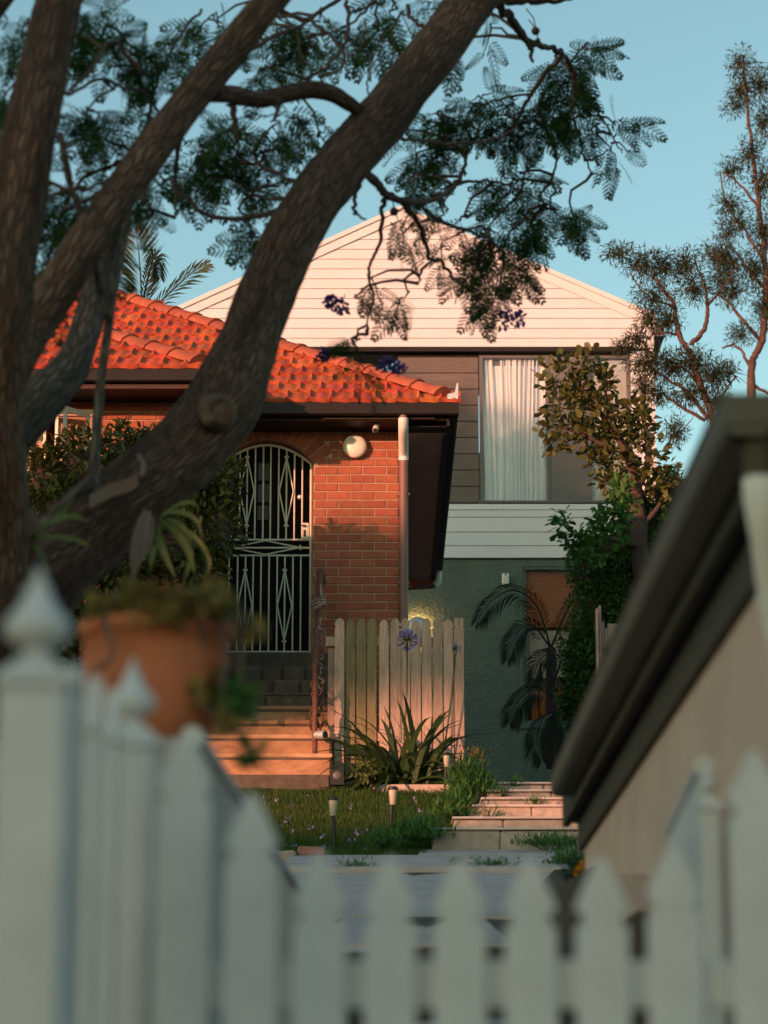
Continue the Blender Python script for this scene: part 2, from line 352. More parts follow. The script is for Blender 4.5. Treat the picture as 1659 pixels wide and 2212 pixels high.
# ------------------------------------------------------------------ ground
PROF = [(-900,-1.3),(2.5,-1.3),(3.6,-1.15),(6,-0.2),(10,0.70),(15,1.27),(19,1.86),(20.5,2.13),(21.4,2.26),(23.7,3.08),(28,3.60),(38.2,5.02),(60,5.2),(900,5.2)]
def gz(Y, x=0.0):
    for (a, za), (b, zb) in zip(PROF, PROF[1:]):
        if a <= Y <= b: return za + (zb - za) * (Y - a) / (b - a)
    return PROF[-1][1]
def ground():
    ys = [-900,-300,-100,-30,-10,0,2.5,3.6,5,6,8,10,12,13.5,15,17,19] + [19.5+0.25*i for i in range(20)] + [24.5,26,28,32,38.2,60,120,300,900]
    xs = [-900,-300,-100,-40,-15,-8] + [-5+0.4*i for i in range(26)] + [8,15,40,100,300,900]
    V = [(x, y, gz(y) + (0.03*noise.noise((x*1.3, y*1.3, 0)) if 5 < y < 24 and abs(x) < 6 else 0)) for y in ys for x in xs]
    nx = len(xs)
    F = [(j*nx+i, j*nx+i+1, (j+1)*nx+i+1, (j+1)*nx+i) for j in range(len(ys)-1) for i in range(nx-1)]
    o = np_mesh('ground', V, F, M['soil'], smooth=True); tag(o, kind='structure')
ground()
def path():
    # old concrete ramp, in slabs, below the garden steps
    def slab(y0, y1, x0, x1, dz0, dz1):
        b = MB(); z0, z1 = gz(y0) + dz0, gz(y1) + dz1
        b.add([(x0,y0,z0-.25),(x1,y0,z0-.25),(x1,y1,z1-.25),(x0,y1,z1-.25),(x0,y0,z0),(x1,y0,z0),(x1+.02,y1,z1),(x0+.05,y1,z1)],
              [(0,3,2,1),(4,5,6,7),(0,1,5,4),(1,2,6,5),(2,3,7,6),(3,0,4,7)])
        return b
    root = tag(bpy.data.objects.new('path', None), kind='structure'); COL.objects.link(root)
    slab(19.05, 20.55, -0.75, 1.45, 0.055, 0.03).build('slab', M['concrete'], root)
    slab(16.6, 19.03, -0.85, 1.3, 0.01, 0.015).build('slab', M['concrete'], root)
    slab(13.6, 16.57, -0.55, 1.25, 0.02, 0.01).build('slab', M['concrete'], root)
    slab(10.2, 13.57, -0.25, 0.48, 0.02, 0.01).build('slab', M['concrete'], root)
    slab(6.5, 10.17, -0.22, 0.42, 0.02, 0.01).build('slab', M['concrete'], root)
    slab(20.55, 21.45, 0.25, 1.5, 0.02, 0.03).build('slab', M['concrete'], root)
    b = MB(); b.add([(0.75,23.75,gz(23.75)+.03),(1.75,23.75,gz(23.75)+.03),(2.0,38,gz(38)+.05),(0.8,38,gz(38)+.05)], [(0,1,2,3)])
    b.build('upper_slab', M['concrete'], root)
path()

# ------------------------------------------------------------------ weatherboard house behind
YR = 38.0
def rear_house():
    H = thing('weatherboard_house', 'white weatherboard gabled house with green rendered base behind the brick house', 'house', (0.5, YR, 5.0))
    PK = at(866, 446, YR); LE = at(392, 660, YR); RE = at(1388, 668, YR)
    zb = atz(752, YR); xr = atx(1416, 900, YR); xl = -3.1
    sl_l = (PK.z - LE.z) / (PK.x - LE.x); sl_r = (PK.z - RE.z) / (RE.x - PK.x)
    def top(x): return PK.z - 0.02 - (sl_l * (PK.x - x) if x < PK.x else sl_r * (x - PK.x))
    # backing wall
    b = MB(); b.prism([(xl, zb), (xr - .02, zb), (xr - .02, top(xr) - .12), (PK.x, PK.z - .1), (xl, top(xl) - .1)], 'y', YR + .04, YR + .2); b.build('gable_wall', M['white_board'], H)
    p = 0.1535; z = zb + 0.0; 
    while z < PK.z - .25:
        z1 = z + p - 0.006
        a0 = max(xl, PK.x - (PK.z - .16 - z) / sl_l); a1 = max(xl, PK.x - (PK.z - .16 - z1) / sl_l)
        c0 = min(xr, PK.x + (PK.z - .16 - z) / sl_r); c1 = min(xr, PK.x + (PK.z - .16 - z1) / sl_r)
        b = MB(); yf = YR - 0.0
        b.add([(a0,yf-.014,z),(c0,yf-.014,z),(c1,yf-.002,z1),(a1,yf-.002,z1),(a0,yf+.03,z),(c0,yf+.03,z),(c1,yf+.03,z1),(a1,yf+.03,z1)],
              [(0,1,2,3),(7,6,5,4),(0,4,5,1),(3,2,6,7),(0,3,7,4),(1,5,6,2)])
        b.build('weatherboard', M['white_board'], H, origin=((a0+c0)/2, yf, z)); z += p
    # raking barge boards and roof edge
    def rake(A, B, h0, h1, y0, y1, name, m):
        b = MB(); b.add([(A.x,y0,A.z-h0),(B.x,y0,B.z-h0),(B.x,y0,B.z-h1),(A.x,y0,A.z-h1),(A.x,y1,A.z-h0),(B.x,y1,B.z-h0),(B.x,y1,B.z-h1),(A.x,y1,A.z-h1)],
                          [(0,1,2,3),(7,6,5,4),(0,4,5,1),(3,2,6,7),(0,3,7,4),(1,5,6,2)]); return b.build(name, m, H)
    LE2 = LE + Vector((-.12, 0, -.12*sl_l)); RE2 = Vector((xr + .03, YR, PK.z - sl_r*(xr+.03-PK.x)))
    for E in (LE2, RE2):
        rake(E, PK, 0.075, 0.215, YR - .035, YR + .02, 'barge_board', M['white_board'])
        rake(E, PK, 0.0, 0.072, YR - .06, YR + .25, 'roof_capping', M['white_board'])
    # roof planes behind
    b = MB(); D = 8.0
    b.add([(LE2.x,YR+.2,LE2.z-.03),(PK.x,YR+.2,PK.z-.03),(PK.x,YR+D,PK.z-.03),(LE2.x,YR+D,LE2.z-.03),(RE2.x,YR+.2,RE2.z-.03),(RE2.x,YR+D,RE2.z-.03)], [(0,1,2,3),(1,4,5,2)])
    b.build('roof', M['grey_panel'], H)
    b = MB(); b.box((xr, YR - .02, zb + .18), (xr + .16, YR + 6, RE2.z - .14)); b.build('side_gutter', M['grey_frame'], H)
    b = MB(); b.box((xr-.06, YR+.03, gz(38)), (xr-.01, YR+8, RE2.z-.2)); b.build('side_wall', M['white_board'], H)
    b = MB(); b.box((xl, YR+.21, gz(38)), (xl+.05, YR+8, LE.z-.2)); b.box((xl+.06, YR+7.9, gz(38)), (xr-.1, YR+8, LE.z-.2)); b.build('outer_wall', M['white_board'], H)
    # dark head beam under the gable
    b = MB(); b.box((-1.6, YR - .09, zb - .075), (atx(1365, 760, YR), YR + .1, zb - .004)); b.build('head_beam', M['dark_trim'], H)
    zt = atz(771, YR) ; zs = atz(1086, YR)
    # brown slatted screen
    x0, x1 = atx(860, 900, YR), atx(1034, 900, YR); n = 9; hh = (zt - zs) / n
    b = MB(); b.box((x0, YR + .05, zs), (x1, YR + .15, zb - .08)); b.build('screen_backing', M['dark_trim'], H)
    for i in range(n):
        b = MB(); b.cbox((x0, YR + .0, zs + i*hh + .004), (x1, YR + .045, zs + (i+1)*hh - .006), .004)
        b.build('screen_slat', M['slat'], H, origin=(x0, YR, zs + i*hh))
    # windows
    def window(u0, u1, v0, v1, kind):
        a0, a1 = atx(u0, 930, YR), atx(u1, 930, YR); zz1, zz0 = atz(v0, YR), atz(v1, YR)
        fr = MB(); t = .055
        fr.box((a0, YR-.01, zz0), (a0+t, YR+.06, zz1)); fr.box((a1-t, YR-.01, zz0), (a1, YR+.06, zz1))
        fr.box((a0+t, YR-.007, zz1-t*.8), (a1-t, YR+.06, zz1)); fr.box((a0+t, YR-.007, zz0), (a1-t, YR+.06, zz0+t*.6))
        f = fr.build('window', M['grey_frame'], H)
        g = MB(); g.box((a0+t, YR+.014, zz0+t*.6), (a1-t, YR+.02, zz1-t*.8)); g.build('pane', M['glass'], f)
        if kind == 'curtain':
            n, m2 = 240, 14; V = []; F = []
            for j in range(m2+1):
                s = j / m2
                for i in range(n+1):
                    x = a0 + t + (a1 - a0 - 2*t) * i / n
                    ph = 74*(x-a0) + 9*noise.noise((x*2.3, s*.5, 0)) + 3.5*noise.noise((x*6, s*.6, 5))
                    y = YR + .075 + (.020 + .012*s)*math.sin(ph) + .014*math.sin(2.3*ph+1) + .03*noise.noise((x*5, s*.8, 2))
                    V.append((x, y, zz0 + .03 + (zz1 - zz0 - .05) * (1 - s)))
            for j in range(m2):
                for i in range(n): q = j*(n+1)+i; F.append((q, q+1, q+n+2, q+n+1))
            np_mesh('curtain', V, F, M['curtain'], f, True)
            c = MB(); c.box((a0+t, YR+.09, zz1-.13), (a1-t, YR+.10, zz1-.045)); c.build('curtain_rail', M['cloth'], f)
        else:
            c = MB(); c.box((a0+t, YR+.07, zz0+.03), (a1-t, YR+.075, zz1-.05)); c.build('blind', M['blind'], f)
        return f
    window(1036, 1188, 768, 1086, 'curtain'); window(1268, 1364, 768, 1086, 'blind')
    b = MB(); b.box((atx(1188.5, 900, YR), YR - .01, zs), (atx(1267.5, 900, YR), YR + .1, zt)); b.build('wall_panel', M['grey_panel'], H)
    # boards right of the window
    xw = atx(1364, 900, YR); z = atz(1200, YR); 
    z = zs - .0
    while z < zb - p * .3:
        z1 = min(z + p - .006, zb - .006); b = MB(); yf = YR
        b.add([(xw,yf-.014,z),(xr,yf-.014,z),(xr,yf-.002,z1),(xw,yf-.002,z1),(xw,yf+.05,z),(xr,yf+.05,z),(xr,yf+.05,z1),(xw,yf+.05,z1)],
              [(0,1,2,3),(7,6,5,4),(0,4,5,1),(3,2,6,7),(0,3,7,4),(1,5,6,2)])
        b.build('weatherboard', M['white_board'], H, origin=(xw, yf, z)); z += p
    # boards under the windows
    edges = [1088, 1101, 1117, 1149, 1178.5, 1205]
    x0 = 0.2
    for v0, v1 in zip(edges, edges[1:]):
        z1, z = atz(v0, YR) - .006, atz(v1, YR); b = MB(); yf = YR
        b.add([(x0,yf-.016,z),(xr,yf-.016,z),(xr,yf-.002,z1),(x0,yf-.002,z1),(x0,yf+.05,z),(xr,yf+.05,z),(xr,yf+.05,z1),(x0,yf+.05,z1)],
              [(0,1,2,3),(7,6,5,4),(0,4,5,1),(3,2,6,7),(0,3,7,4),(1,5,6,2)])
        b.build('weatherboard', M['white_board'], H, origin=(x0, yf, z))
    b = MB(); b.box((x0, YR + .052, atz(1205, YR)), (xr - .05, YR + .3, zs)); b.build('board_backing', M['dark_trim'], H)
    # rendered base with a lower window opening
    zt2 = atz(1205.5, YR) - .004; z0 = gz(38) - .4
    wx0, wx1 = atx(1131, 1400, YR), atx(1262, 1400, YR); wz1, wz0 = atz(1223, YR), atz(1563, YR)
    b = MB(); y0, y1 = YR + .012, YR + .25
    b.box((-2.5, y0, z0), (wx0, y1, zt2)); b.box((wx1, y0, z0), (xr - .05, y1, zt2)); b.box((wx0, y0, wz1), (wx1, y1, zt2)); b.box((wx0, y0, z0), (wx1, y1, wz0))
    b.build('rendered_wall', M['render'], H)
    fr = MB(); t = .045
    fr.box((wx0-.06, YR-.03, wz0-.075), (wx1+.06, YR+.011, wz0-.002)); 
    fr.box((wx0-.06, YR-.02, wz0), (wx0-.004, YR+.011, wz1-.35))
    fr.box((wx0, YR+.03, wz0), (wx0+t, YR+.12, wz1)); fr.box((wx1-t, YR+.03, wz0), (wx1, YR+.12, wz1)); fr.box((wx0+t, YR+.03, wz1-t), (wx1-t, YR+.12, wz1)); fr.box((wx0+t, YR+.03, wz0), (wx1-t, YR+.12, wz0+t))
    f = fr.build('window', M['render'], H)
    g = MB(); g.box((wx0+t, YR+.07, wz0+t), (wx1-t, YR+.076, wz1-t)); g.build('pane', M['dark_glass'], f)
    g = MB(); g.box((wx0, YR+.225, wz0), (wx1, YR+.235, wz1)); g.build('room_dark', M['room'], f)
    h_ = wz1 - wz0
    g = MB(); g.box((wx0+t, YR+.15, wz0+.62*h_), (wx1-t, YR+.155, wz1-t)); g.build('blind', M['orange_reflection'], f)  # orange sheet behind the pane stands in for a warm reflection
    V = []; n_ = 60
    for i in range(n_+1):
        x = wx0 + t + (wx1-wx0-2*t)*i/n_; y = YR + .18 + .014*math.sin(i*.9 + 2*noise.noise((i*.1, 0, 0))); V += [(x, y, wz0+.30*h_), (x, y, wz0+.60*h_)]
    np_mesh('pale_reflection', V, [(2*i, 2*i+2, 2*i+3, 2*i+1) for i in range(n_)], M['blind'], f, True)  # pale rippled sheet stands in for a pale reflection in the pane
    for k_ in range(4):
        x = wx0 + .16 + .12*k_; g = MB(); g.prism([(x-.05, wz0+t), (x+.05, wz0+t), (x+.05, wz0+.20*h_), (x, wz0+.235*h_), (x-.05, wz0+.20*h_)], 'y', YR+.12, YR+.135); g.build('reflected_paling', M['orange_reflection'], f)  # orange paling shapes stand in for reflections low in the pane
    g = MB(); g.box((-.3, YR-.014, zt2-.012), (xr-.05, YR+.011, zt2)); g.build('base_flashing', M['dark_trim'], H)
rear_house()
def sensor():
    c = at(1092, 1250, YR - .05); t = thing('alarm_box', 'small white alarm box with grey face on the green wall', 'alarm box', c)
    b = MB(); b.cbox((c.x-.05, c.y-.03, c.z-.085), (c.x+.05, c.y+.055, c.z+.075), .012); b.build('case', M['pvc'], t)
    b = MB(); b.cbox((c.x-.032, c.y-.04, c.z-.055), (c.x+.032, c.y-.032, c.z+.03), .006); b.build('face', M['blind'], t)
    b = MB(); b.lathe([(.016, 0), (.014, .008), (0.004, .012)], (c.x, c.y-.03, c.z+.055), 10, (0,-1,0)); b.build('eye', M['black'], t)
sensor()
def bulkhead():
    c = at(902, 1358, YR - .1); t = thing('bulkhead_lamp', 'lit round grey bulkhead lamp glowing on the green wall behind the paling fence', 'wall lamp', c)
    b = MB(); b.lathe([(.165, 0), (.17, .02), (.15, .06), (.10, .09), (.03, .10)], c, 28, (0,-1,0)); b.build('cap', M['galv'], t, True)
    b = MB(); b.lathe([(.10, .02), (.165, .025), (.165, .05), (.10, .055)], c + Vector((0, .055, 0)), 28, (0,-1,0)); b.build('diffuser', emis('lamp_glow', (1.0, .50, .17), 22.0), t, True)
    b = MB(); b.lathe([(.07, 0), (.07, .07)], c + Vector((0, .108, 0)), 16, (0,-1,0)); b.build('mount', M['galv'], t, True)
bulkhead()

# ------------------------------------------------------------------ brick house
YB = 26.0; YE = 25.48; ZE = 7.11                       # wall, eave line, eave height
PITCHR = math.tan(R(31.5))
XR = atx(862, 1100, YB); XE = 0.66                     # right wall corner, right eave
YWL = 24.9; YEL = 24.30; XWL = atx(394, 900, YWL)      # projecting left wing
bh = thing('brick_house', 'red brick cottage with orange clay tiled hip roof and brown gutters', 'house', (-1.5, YB, gz(YB)))
def brick_mesh(L, H=.0755, D=.1, c=.004, seed=0):
    r = random.Random(seed); b = MB(); j = lambda: r.uniform(-.0018, .0018)
    x0, x1, z0, z1 = -L/2, L/2, 0, H
    o = [(x0+j(),.006,z0+j()),(x1+j(),.006,z0+j()),(x1+j(),.006,z1+j()),(x0+j(),.006,z1+j())]
    i = [(x0+c,0,z0+c),(x1-c,0,z0+c),(x1-c,0,z1-c),(x0+c,0,z1-c)]
    k = [(x0,D,z0),(x1,D,z0),(x1,D,z1),(x0,D,z1)]
    b.add(i+o+k, [(0,1,2,3)] + [(q, 4+q, 4+(q+1)%4, (q+1)%4) for q in range(4)] + [(4+q, 8+q, 8+(q+1)%4, 4+(q+1)%4) for q in range(4)])
    me = b.mesh('brick'); me.materials.append(M['brick']); return me
BR_FULL = [brick_mesh(.230, seed=i) for i in range(4)]
BR_CUT = {}
def lay_brick(x0, x1, z, y, parent=bh):
    L = x1 - x0
    if L < .035: return
    if abs(L - .230) < .004: me = random.choice(BR_FULL)
    else:
        k = round(L, 2)
        if k not in BR_CUT: BR_CUT[k] = brick_mesh(max(.03, k), seed=int(k*100))
        me = BR_CUT[k]
    inst('brick', me, parent, ((x0+x1)/2, y + random.uniform(-.0025, .0025), z), (0, 0, random.uniform(-.004, .004)))
DX0, DX1 = atx(473, 1200, YB), atx(676, 1200, YB)        # door opening
DZ0 = atz(1410, YB)
ACX = (DX0 + DX1)/2; AZS = atz(1003, YB); AZC = atz(948, YB)   # springing and crown of the arch
ah = AZC - AZS; aw = (DX1 - DX0)/2; AR = (aw*aw + ah*ah)/(2*ah); ACZ = AZC - AR
def front_wall():
    ztop = ZE - .14; c = .0862
    # mortar core, cut round the opening
    b = MB(); y0, y1 = YB + .009, YB + .28
    b.box((DX1 + .004, y0, gz(YB) - .2), (XR - .004, y1, ztop)); b.box((XWL - .5, y0, gz(YB) - .2), (DX0 - .004, y1, ztop))
    pts = []
    N = 18; a1 = math.asin(min(1, aw/AR))
    for i in range(N+1):
        a = -a1 + 2*a1*i/N; pts.append((ACX + (AR + .004)*math.sin(a), ACZ + (AR + .004)*math.cos(a)))
    for p, q in zip(pts, pts[1:]):
        b.prism([p, q, (q[0], ztop), (p[0], ztop)], 'y', y0, y1)
    b.build('mortar_wall', M['mortar'], bh)
    # voussoirs
    nv = int(2*a1*AR/.085)
    b = MB(); k = (AR + .226)/AR; o = [(-.0385,.006,0),(.0385,.006,0),(.0385*k,.006,.222),(-.0385*k,.006,.222)]; i_ = [(x*.9, 0, .006 + z*.95) for x, _, z in o]; q_ = [(x, .1, z) for x, _, z in o]
    b.add(i_+o+q_, [(0,1,2,3)] + [(q, 4+q, 4+(q+1)%4, (q+1)%4) for q in range(4)] + [(4+q, 8+q, 8+(q+1)%4, 4+(q+1)%4) for q in range(4)]); me = b.mesh('brick'); me.materials.append(M['brick'])
    for i in range(nv):
        a = -a1 + 2*a1*(i+.5)/nv
        o = inst('brick', me, bh, (ACX + (AR+.004)*math.sin(a), YB, ACZ + (AR+.004)*math.cos(a)), (0, a, 0))
    RO = AR + .236
    z = DZ0 - c*14 ; k = 0
    while z < ztop - .05:
        zm = z + .038
        segs = [(DX1, XR)]
        if zm > gz(YB) - .1: segs.append((XWL - .2, DX0))
        if zm > AZS - .16:
            dz = max(zm, z + .0) - ACZ
            hw = math.sqrt(max(0, RO*RO - dz*dz)) if dz < RO else 0
            ex = RO*math.sin(a1)
            if zm < ACZ + RO*math.cos(a1): hw = max(aw, AR*math.sin(a1) + max(0, (zm - AZS))*math.tan(a1)) if zm > AZS else aw
            segs = [(ACX + hw, XR), (XWL - .2, ACX - hw)] if hw > 0.03 else [(XWL - .2, XR)]
        for s0, s1 in segs:
            if s1 - s0 < .05 or zm < gz(YB): continue
            off = .12 if k % 2 else 0.0
            x = XR - .240*60 - off
            while x < s1:
                a, bb = max(x, s0 + .004), min(x + .230, s1)
                if bb - a > .03 and bb > -1.9 - 1.0: lay_brick(a, bb, z, YB)
                x += .240
        z += c; k += 1
    # side wall running back
    b = MB(); b.box((XR - .2, YB + .281, gz(YB) - .2), (XR - .006, 33.1, ZE - .2)); b.build('side_wall', M['brick'], bh)
    b = MB(); b.box((-6.8, 32.8, gz(33) - .3), (XR - .21, 33.09, ZE - .2)); b.box((-6.8, YWL+.3, gz(25)-.3), (-6.6, 32.79, ZE - .2)); b.build('back_wall', M['brick'], bh)
    # left wing wall
    b = MB(); b.box((-7, YWL + .009, gz(YWL) - .2), (XWL - .004, YWL + .28, ztop)); b.build('wing_wall', M['mortar'], bh)
    b = MB(); b.box((XWL - .28, YWL + .281, gz(YWL) - .2), (XWL - .006, YB + .2, ztop)); b.build('wing_return', M['brick'], bh)
    z = ztop - .0862*26; k = 0
    wx0, wx1 = atx(60, 900, YWL), atx(213, 900, YWL); wz1 = atz(886, YWL); wz0 = wz1 - 1.5
    while z < ztop - .05:
        x = XWL - .24*20 - (.12 if k % 2 else 0)
        while x < XWL:
            a, bb = x, min(x + .230, XWL)
            inwin = wz0 - .02 < z + .04 < wz1
            if z > gz(YWL) + .6 and bb > -3.9:
                if inwin and bb > wx0 and a < wx1:
                    if a < wx0: lay_brick(a, wx0, z, YWL)
                    if bb > wx1: lay_brick(wx1, bb, z, YWL)
                else: lay_brick(a, bb, z, YWL)
            x += .24
        z += .0862; k += 1
    # casement window, one sash open
    fr = MB(); t = .06; y0 = YWL - .03
    fr.box((wx0, y0, wz0), (wx0+t, y0+.12, wz1)); fr.box((wx1-t, y0, wz0), (wx1, y0+.12, wz1)); fr.box((wx0+t, y0+.002, wz1-t), (wx1-t, y0+.12, wz1)); fr.box((wx0+t, y0+.002, wz0), (wx1-t, y0+.12, wz0+t))
    f = fr.build('window', M['sash'], bh)
    g = MB(); g.box((wx0+t, YWL+.05, wz0+t), (wx1-t, YWL+.055, wz1-t)); g.build('pane', M['dark_glass'], f)
    g = MB(); g.box((wx0, YWL+.26, wz0), (wx1, YWL+.27, wz1)); g.build('room_dark', M['room'], f)
    # open sash, hinged at its left, swung out towards the street
    hx, hy = atx(146, 900, YWL-.05) - .02, YWL - .05
    def swing(hx, hy, L, ang, z0, z1, nm):
        ca, sa = math.cos(ang), -math.sin(ang)
        def P(s, d, z): return (hx + s*ca - d*sa*-1*0 + d*(-sa)*0 + s*0, hy + s*sa + d, z)
        sb = MB(); tt = .05
        for (s0, s1, a, bz) in ((0, tt, z0, z1), (L-tt, L, z0, z1), (tt, L-tt, z1-tt, z1), (tt, L-tt, z0, z0+tt)):
            sb.add([P(s0,0,a),P(s1,0,a),P(s1,.035,a),P(s0,.035,a),P(s0,0,bz),P(s1,0,bz),P(s1,.035,bz),P(s0,.035,bz)],
                   [(0,3,2,1),(4,5,6,7),(0,1,5,4),(1,2,6,5),(2,3,7,6),(3,0,4,7)])
        s = sb.build('open_sash', M['sash'], bh)
        gb = MB(); gb.add([P(tt,.015,z0+tt),P(L-tt,.015,z0+tt),P(L-tt,.015,z1-tt),P(tt,.015,z1-tt),P(tt,.02,z0+tt),P(L-tt,.02,z0+tt),P(L-tt,.02,z1-tt),P(tt,.02,z1-tt)],
                          [(0,1,2,3),(7,6,5,4),(0,4,5,1),(3,2,6,7),(0,3,7,4),(1,5,6,2)]); gb.build('pane', M['dark_glass'], s)
    swing(atx(145, 900, YWL-.06), YWL - .36, .36, -R(52), wz0+.02, wz1-.05, 's')
    swing(atx(95, 900, YWL-.06), YWL - .10, .26, R(50), wz0+.02, wz1-.05, 's')
front_wall()

def eaves():
    # gutters: half round profile pushed along x or y
    prof = [(0, 0), (0, .105), (.012, .118), (.022, .105), (.015, .1), (.012, .02), (.095, .004), (.1, .115), (.108, .115), (.108, -.004), (.02, -.012)]
    zg = ZE - .105
    b = MB(); b.prism([(YE - .06 + p[0], zg + p[1]) for p in prof], 'x', XWL - .3, XE + .075); b.build('gutter', M['dark_trim'], bh)
    b = MB(); b.prism([(YEL - .06 + p[0], zg + p[1]) for p in prof], 'x', -7, XWL + .18); b.build('gutter', M['dark_trim'], bh)
    b = MB(); b.prism([(XE + .07 - p[0], zg - .002 + p[1]) for p in prof], 'y', YE + .055, 32.95); b.build('gutter', M['dark_trim'], bh)
    # fascia boards
    b = MB(); b.box((XWL, YE + .06, ZE - .145), (XE - .04, YE + .09, ZE - .01)); b.build('fascia', M['dark_trim'], bh)
    b = MB(); b.box((XE - .042, YE + .062, ZE - .20), (XE - .012, 32.95, ZE - .015)); b.build('fascia', M['dark_trim'], bh)
    b = MB(); b.box((-7, YEL + .06, ZE - .145), (XWL + .1, YEL + .09, ZE - .01)); b.build('fascia', M['dark_trim'], bh)
    # brown frieze board below each eave
    b = MB(); b.box((atx(698, 900, YE), YE + .03, atz(905, YE+.03)), (atx(940, 900, YE), YE + .058, zg - .012)); b.build('frieze_board', M['brown_timber'], bh)
    b = MB(); b.box((-7, YEL + .02, atz(838, YEL)), (XWL + .1, YEL + .058, zg - .012)); b.build('frieze_board', M['brown_timber'], bh)
    # soffits: panels with cover strips along the side
    zs = ZE - .205
    b = MB(); b.box((XWL, YE + .095, ZE - .135), (XR, YB + .005, ZE - .125)); b.build('soffit', M['dark_trim'], bh)
    b = MB(); b.box((-7, YEL + .095, ZE - .135), (XWL + .1, YWL + .005, ZE - .125)); b.build('soffit', M['dark_trim'], bh)
    y = YE + .3; n = 5; st = (32.9 - y)/n
    for i in range(n):
        b = MB(); b.box((XR - .004, y + i*st + .008, zs - .01), (XE - .046, y + (i+1)*st - .008, zs)); b.build('soffit_panel', M['soffit'], bh)
    b = MB(); b.box((XR - .004, YE + .1, zs + .004), (XE - .046, 32.9, zs + .012)); b.build('soffit_backing', M['dark_trim'], bh)
    b = MB(); b.box((XE - .075, YE + .3, zs - .03), (XE - .045, 32.9, zs - .0105)); b.build('quad_strip', M['brown_timber'], bh)
    # gutter end plate
    c = at(985, 850, YE - .02)
    b = MB(); b.prism([(c.x-.085,c.z-.07),(c.x+.02,c.z-.07),(c.x+.022,c.z+.10),(c.x+.004,c.z+.085),(c.x-.012,c.z+.0),(c.x-.085,c.z-.02)], 'y', YE - .07, YE - .055); b.build('gutter_stop', M['galv'], bh)
    # front downpipe
    xp = atx(871, 1100, YB - .06); yp = YB - .065
    b = MB(); b.tube([(xp, YE-.005, zg+.0), (xp, YE-.005, 6.955)], .042, 14); b.build('downpipe_outlet', M['pipe'], bh, True)
    b = MB(); z1 = 6.97
    b.tube([(xp, YE-.005, z1), (xp, YE-.0, z1-.05), (xp, YE+.06, z1-.10), (xp+.004, yp-.08, z1-.20), (xp+.004, yp-.01, z1-.25), (xp+.004, yp, z1-.31)], [.05]*6, 16); b.build('downpipe_bend', M['pvc'], bh, True)
    b = MB(); b.tube([(xp+.004, yp, z1-.29), (xp+.004, yp, gz(YB)-.1)], .045, 16); b.build('downpipe', M['pipe'], bh, True)
    for zz in (5.4, 4.1, 6.3):
        b = MB(); b.box((xp-.055, yp-.01, zz), (xp+.063, YB-.002, zz+.025)); b.build('pipe_bracket', M['pipe'], bh)
    # downpipe offset at the far end of the side eave
    yf = 32.8
    b = MB(); b.tube([(XE+.02, yf, zg-.0), (XE+.02, yf, zg-.14), (XE-.03, yf, zg-.19)], .045, 12); b.build('downpipe_bend', M['pvc'], bh, True)
    b = MB(); b.tube([(XE-.03, yf, zg-.19), (XR+.05, yf, zg-.25), (XR+.05, yf, gz(yf))], .04, 12); b.build('downpipe', M['pipe'], bh, True)
eaves()

# ---- roof tiles
TW, TE, TLEN = .2155, .318, .40
def tile_mesh(seed):
    r = random.Random(seed); b = MB(); n = 11
    def h(u):                                            # cross profile: roll at the lap, dip, low hump
        return .034*math.exp(-((u-.10)/.10)**2) + .014*math.exp(-((u-.62)/.17)**2) + .026*math.exp(-((u-1.08)/.09)**2)*.8
    us = [i/(n-1) for i in range(n)]
    vs = []
    for (yy, lift, lip) in ((0, .030, 0), (.03, .032, 0), (TLEN, -.006, 0)):
        for u in us:
            bow = .012*math.sin(u*math.pi*2) if yy < .1 else 0
            vs.append(((u-.5)*TW*1.02 + r.uniform(-.0008,.0008), yy + bow*.8, h(u) + lift + r.uniform(-.0012,.0012)))
    for u in us: vs.append(((u-.5)*TW*1.02, .002 + .0096*math.sin(u*math.pi*2), h(u)*.6 - .016))
    F = [(i, i+1, n+i+1, n+i) for i in range(n-1)] + [(n+i, n+i+1, 2*n+i+1, 2*n+i) for i in range(n-1)] + [(3*n+i, 3*n+i+1, i+1, i) for i in range(n-1)]
    b.add(vs, F); me = b.mesh('roof_tile', smooth=True); me.materials.append(M['tile']); return me
TILES = [tile_mesh(i) for i in range(5)]
cand = []
SL = R(31.5)
def roof_front(y_eave, x_right, left, hip_left, rows, clip=None):
    for r_ in range(rows):
        s = r_ * TE
        y = y_eave - .05 + s*math.cos(SL); z = ZE + .012 + s*math.sin(SL)
        off = (r_ % 2) * TW * .5
        x = x_right - off*1.0
        run = s*math.cos(SL)
        k = 0
        while True:
            xc = x_right - .06 - off - TW*(k + .0); k += 1
            if xc < left: break
            if xc > x_right - run - TW*.15 + (.06 if r_ == 0 else 0): continue
            if clip and not clip(xc, y + .1, z): continue
            cand.append((xc, y, z))
ridge_t = 4.35
wing_t = 1.98
XH = XWL + .22                                            # right eave of the wing roof
def main_clip(x, y, z):
    # hide tiles that lie under the wing roof
    zr = min(ZE + PITCHR*(y - YEL), ZE + PITCHR*(XH - x))
    return not (x < XH and zr > z + .06 and y < YEL + wing_t*2)
roof_front(YE, XE + .05, -5.6, None, 15, main_clip)
main_n = len(cand)
roof_front(YEL, XH, -5.6, None, 6, lambda x, y, z: True)
def seen(c):
    d = c[1]; u = CX + c[0]/d*FPX
    return u > -40
vis = [c for c in cand if seen(c)]
vis.sort(key=lambda c: c[1])
def put_tile(c):
    return (Matrix.Translation(Vector(c) + Vector((random.uniform(-.004,.004), random.uniform(-.006,.006), random.uniform(-.003,.003)))) @
            Matrix.Rotation(SL + random.uniform(-.012,.012), 4, 'X') @ Matrix.Rotation(random.uniform(-.014,.014), 4, 'Y'))
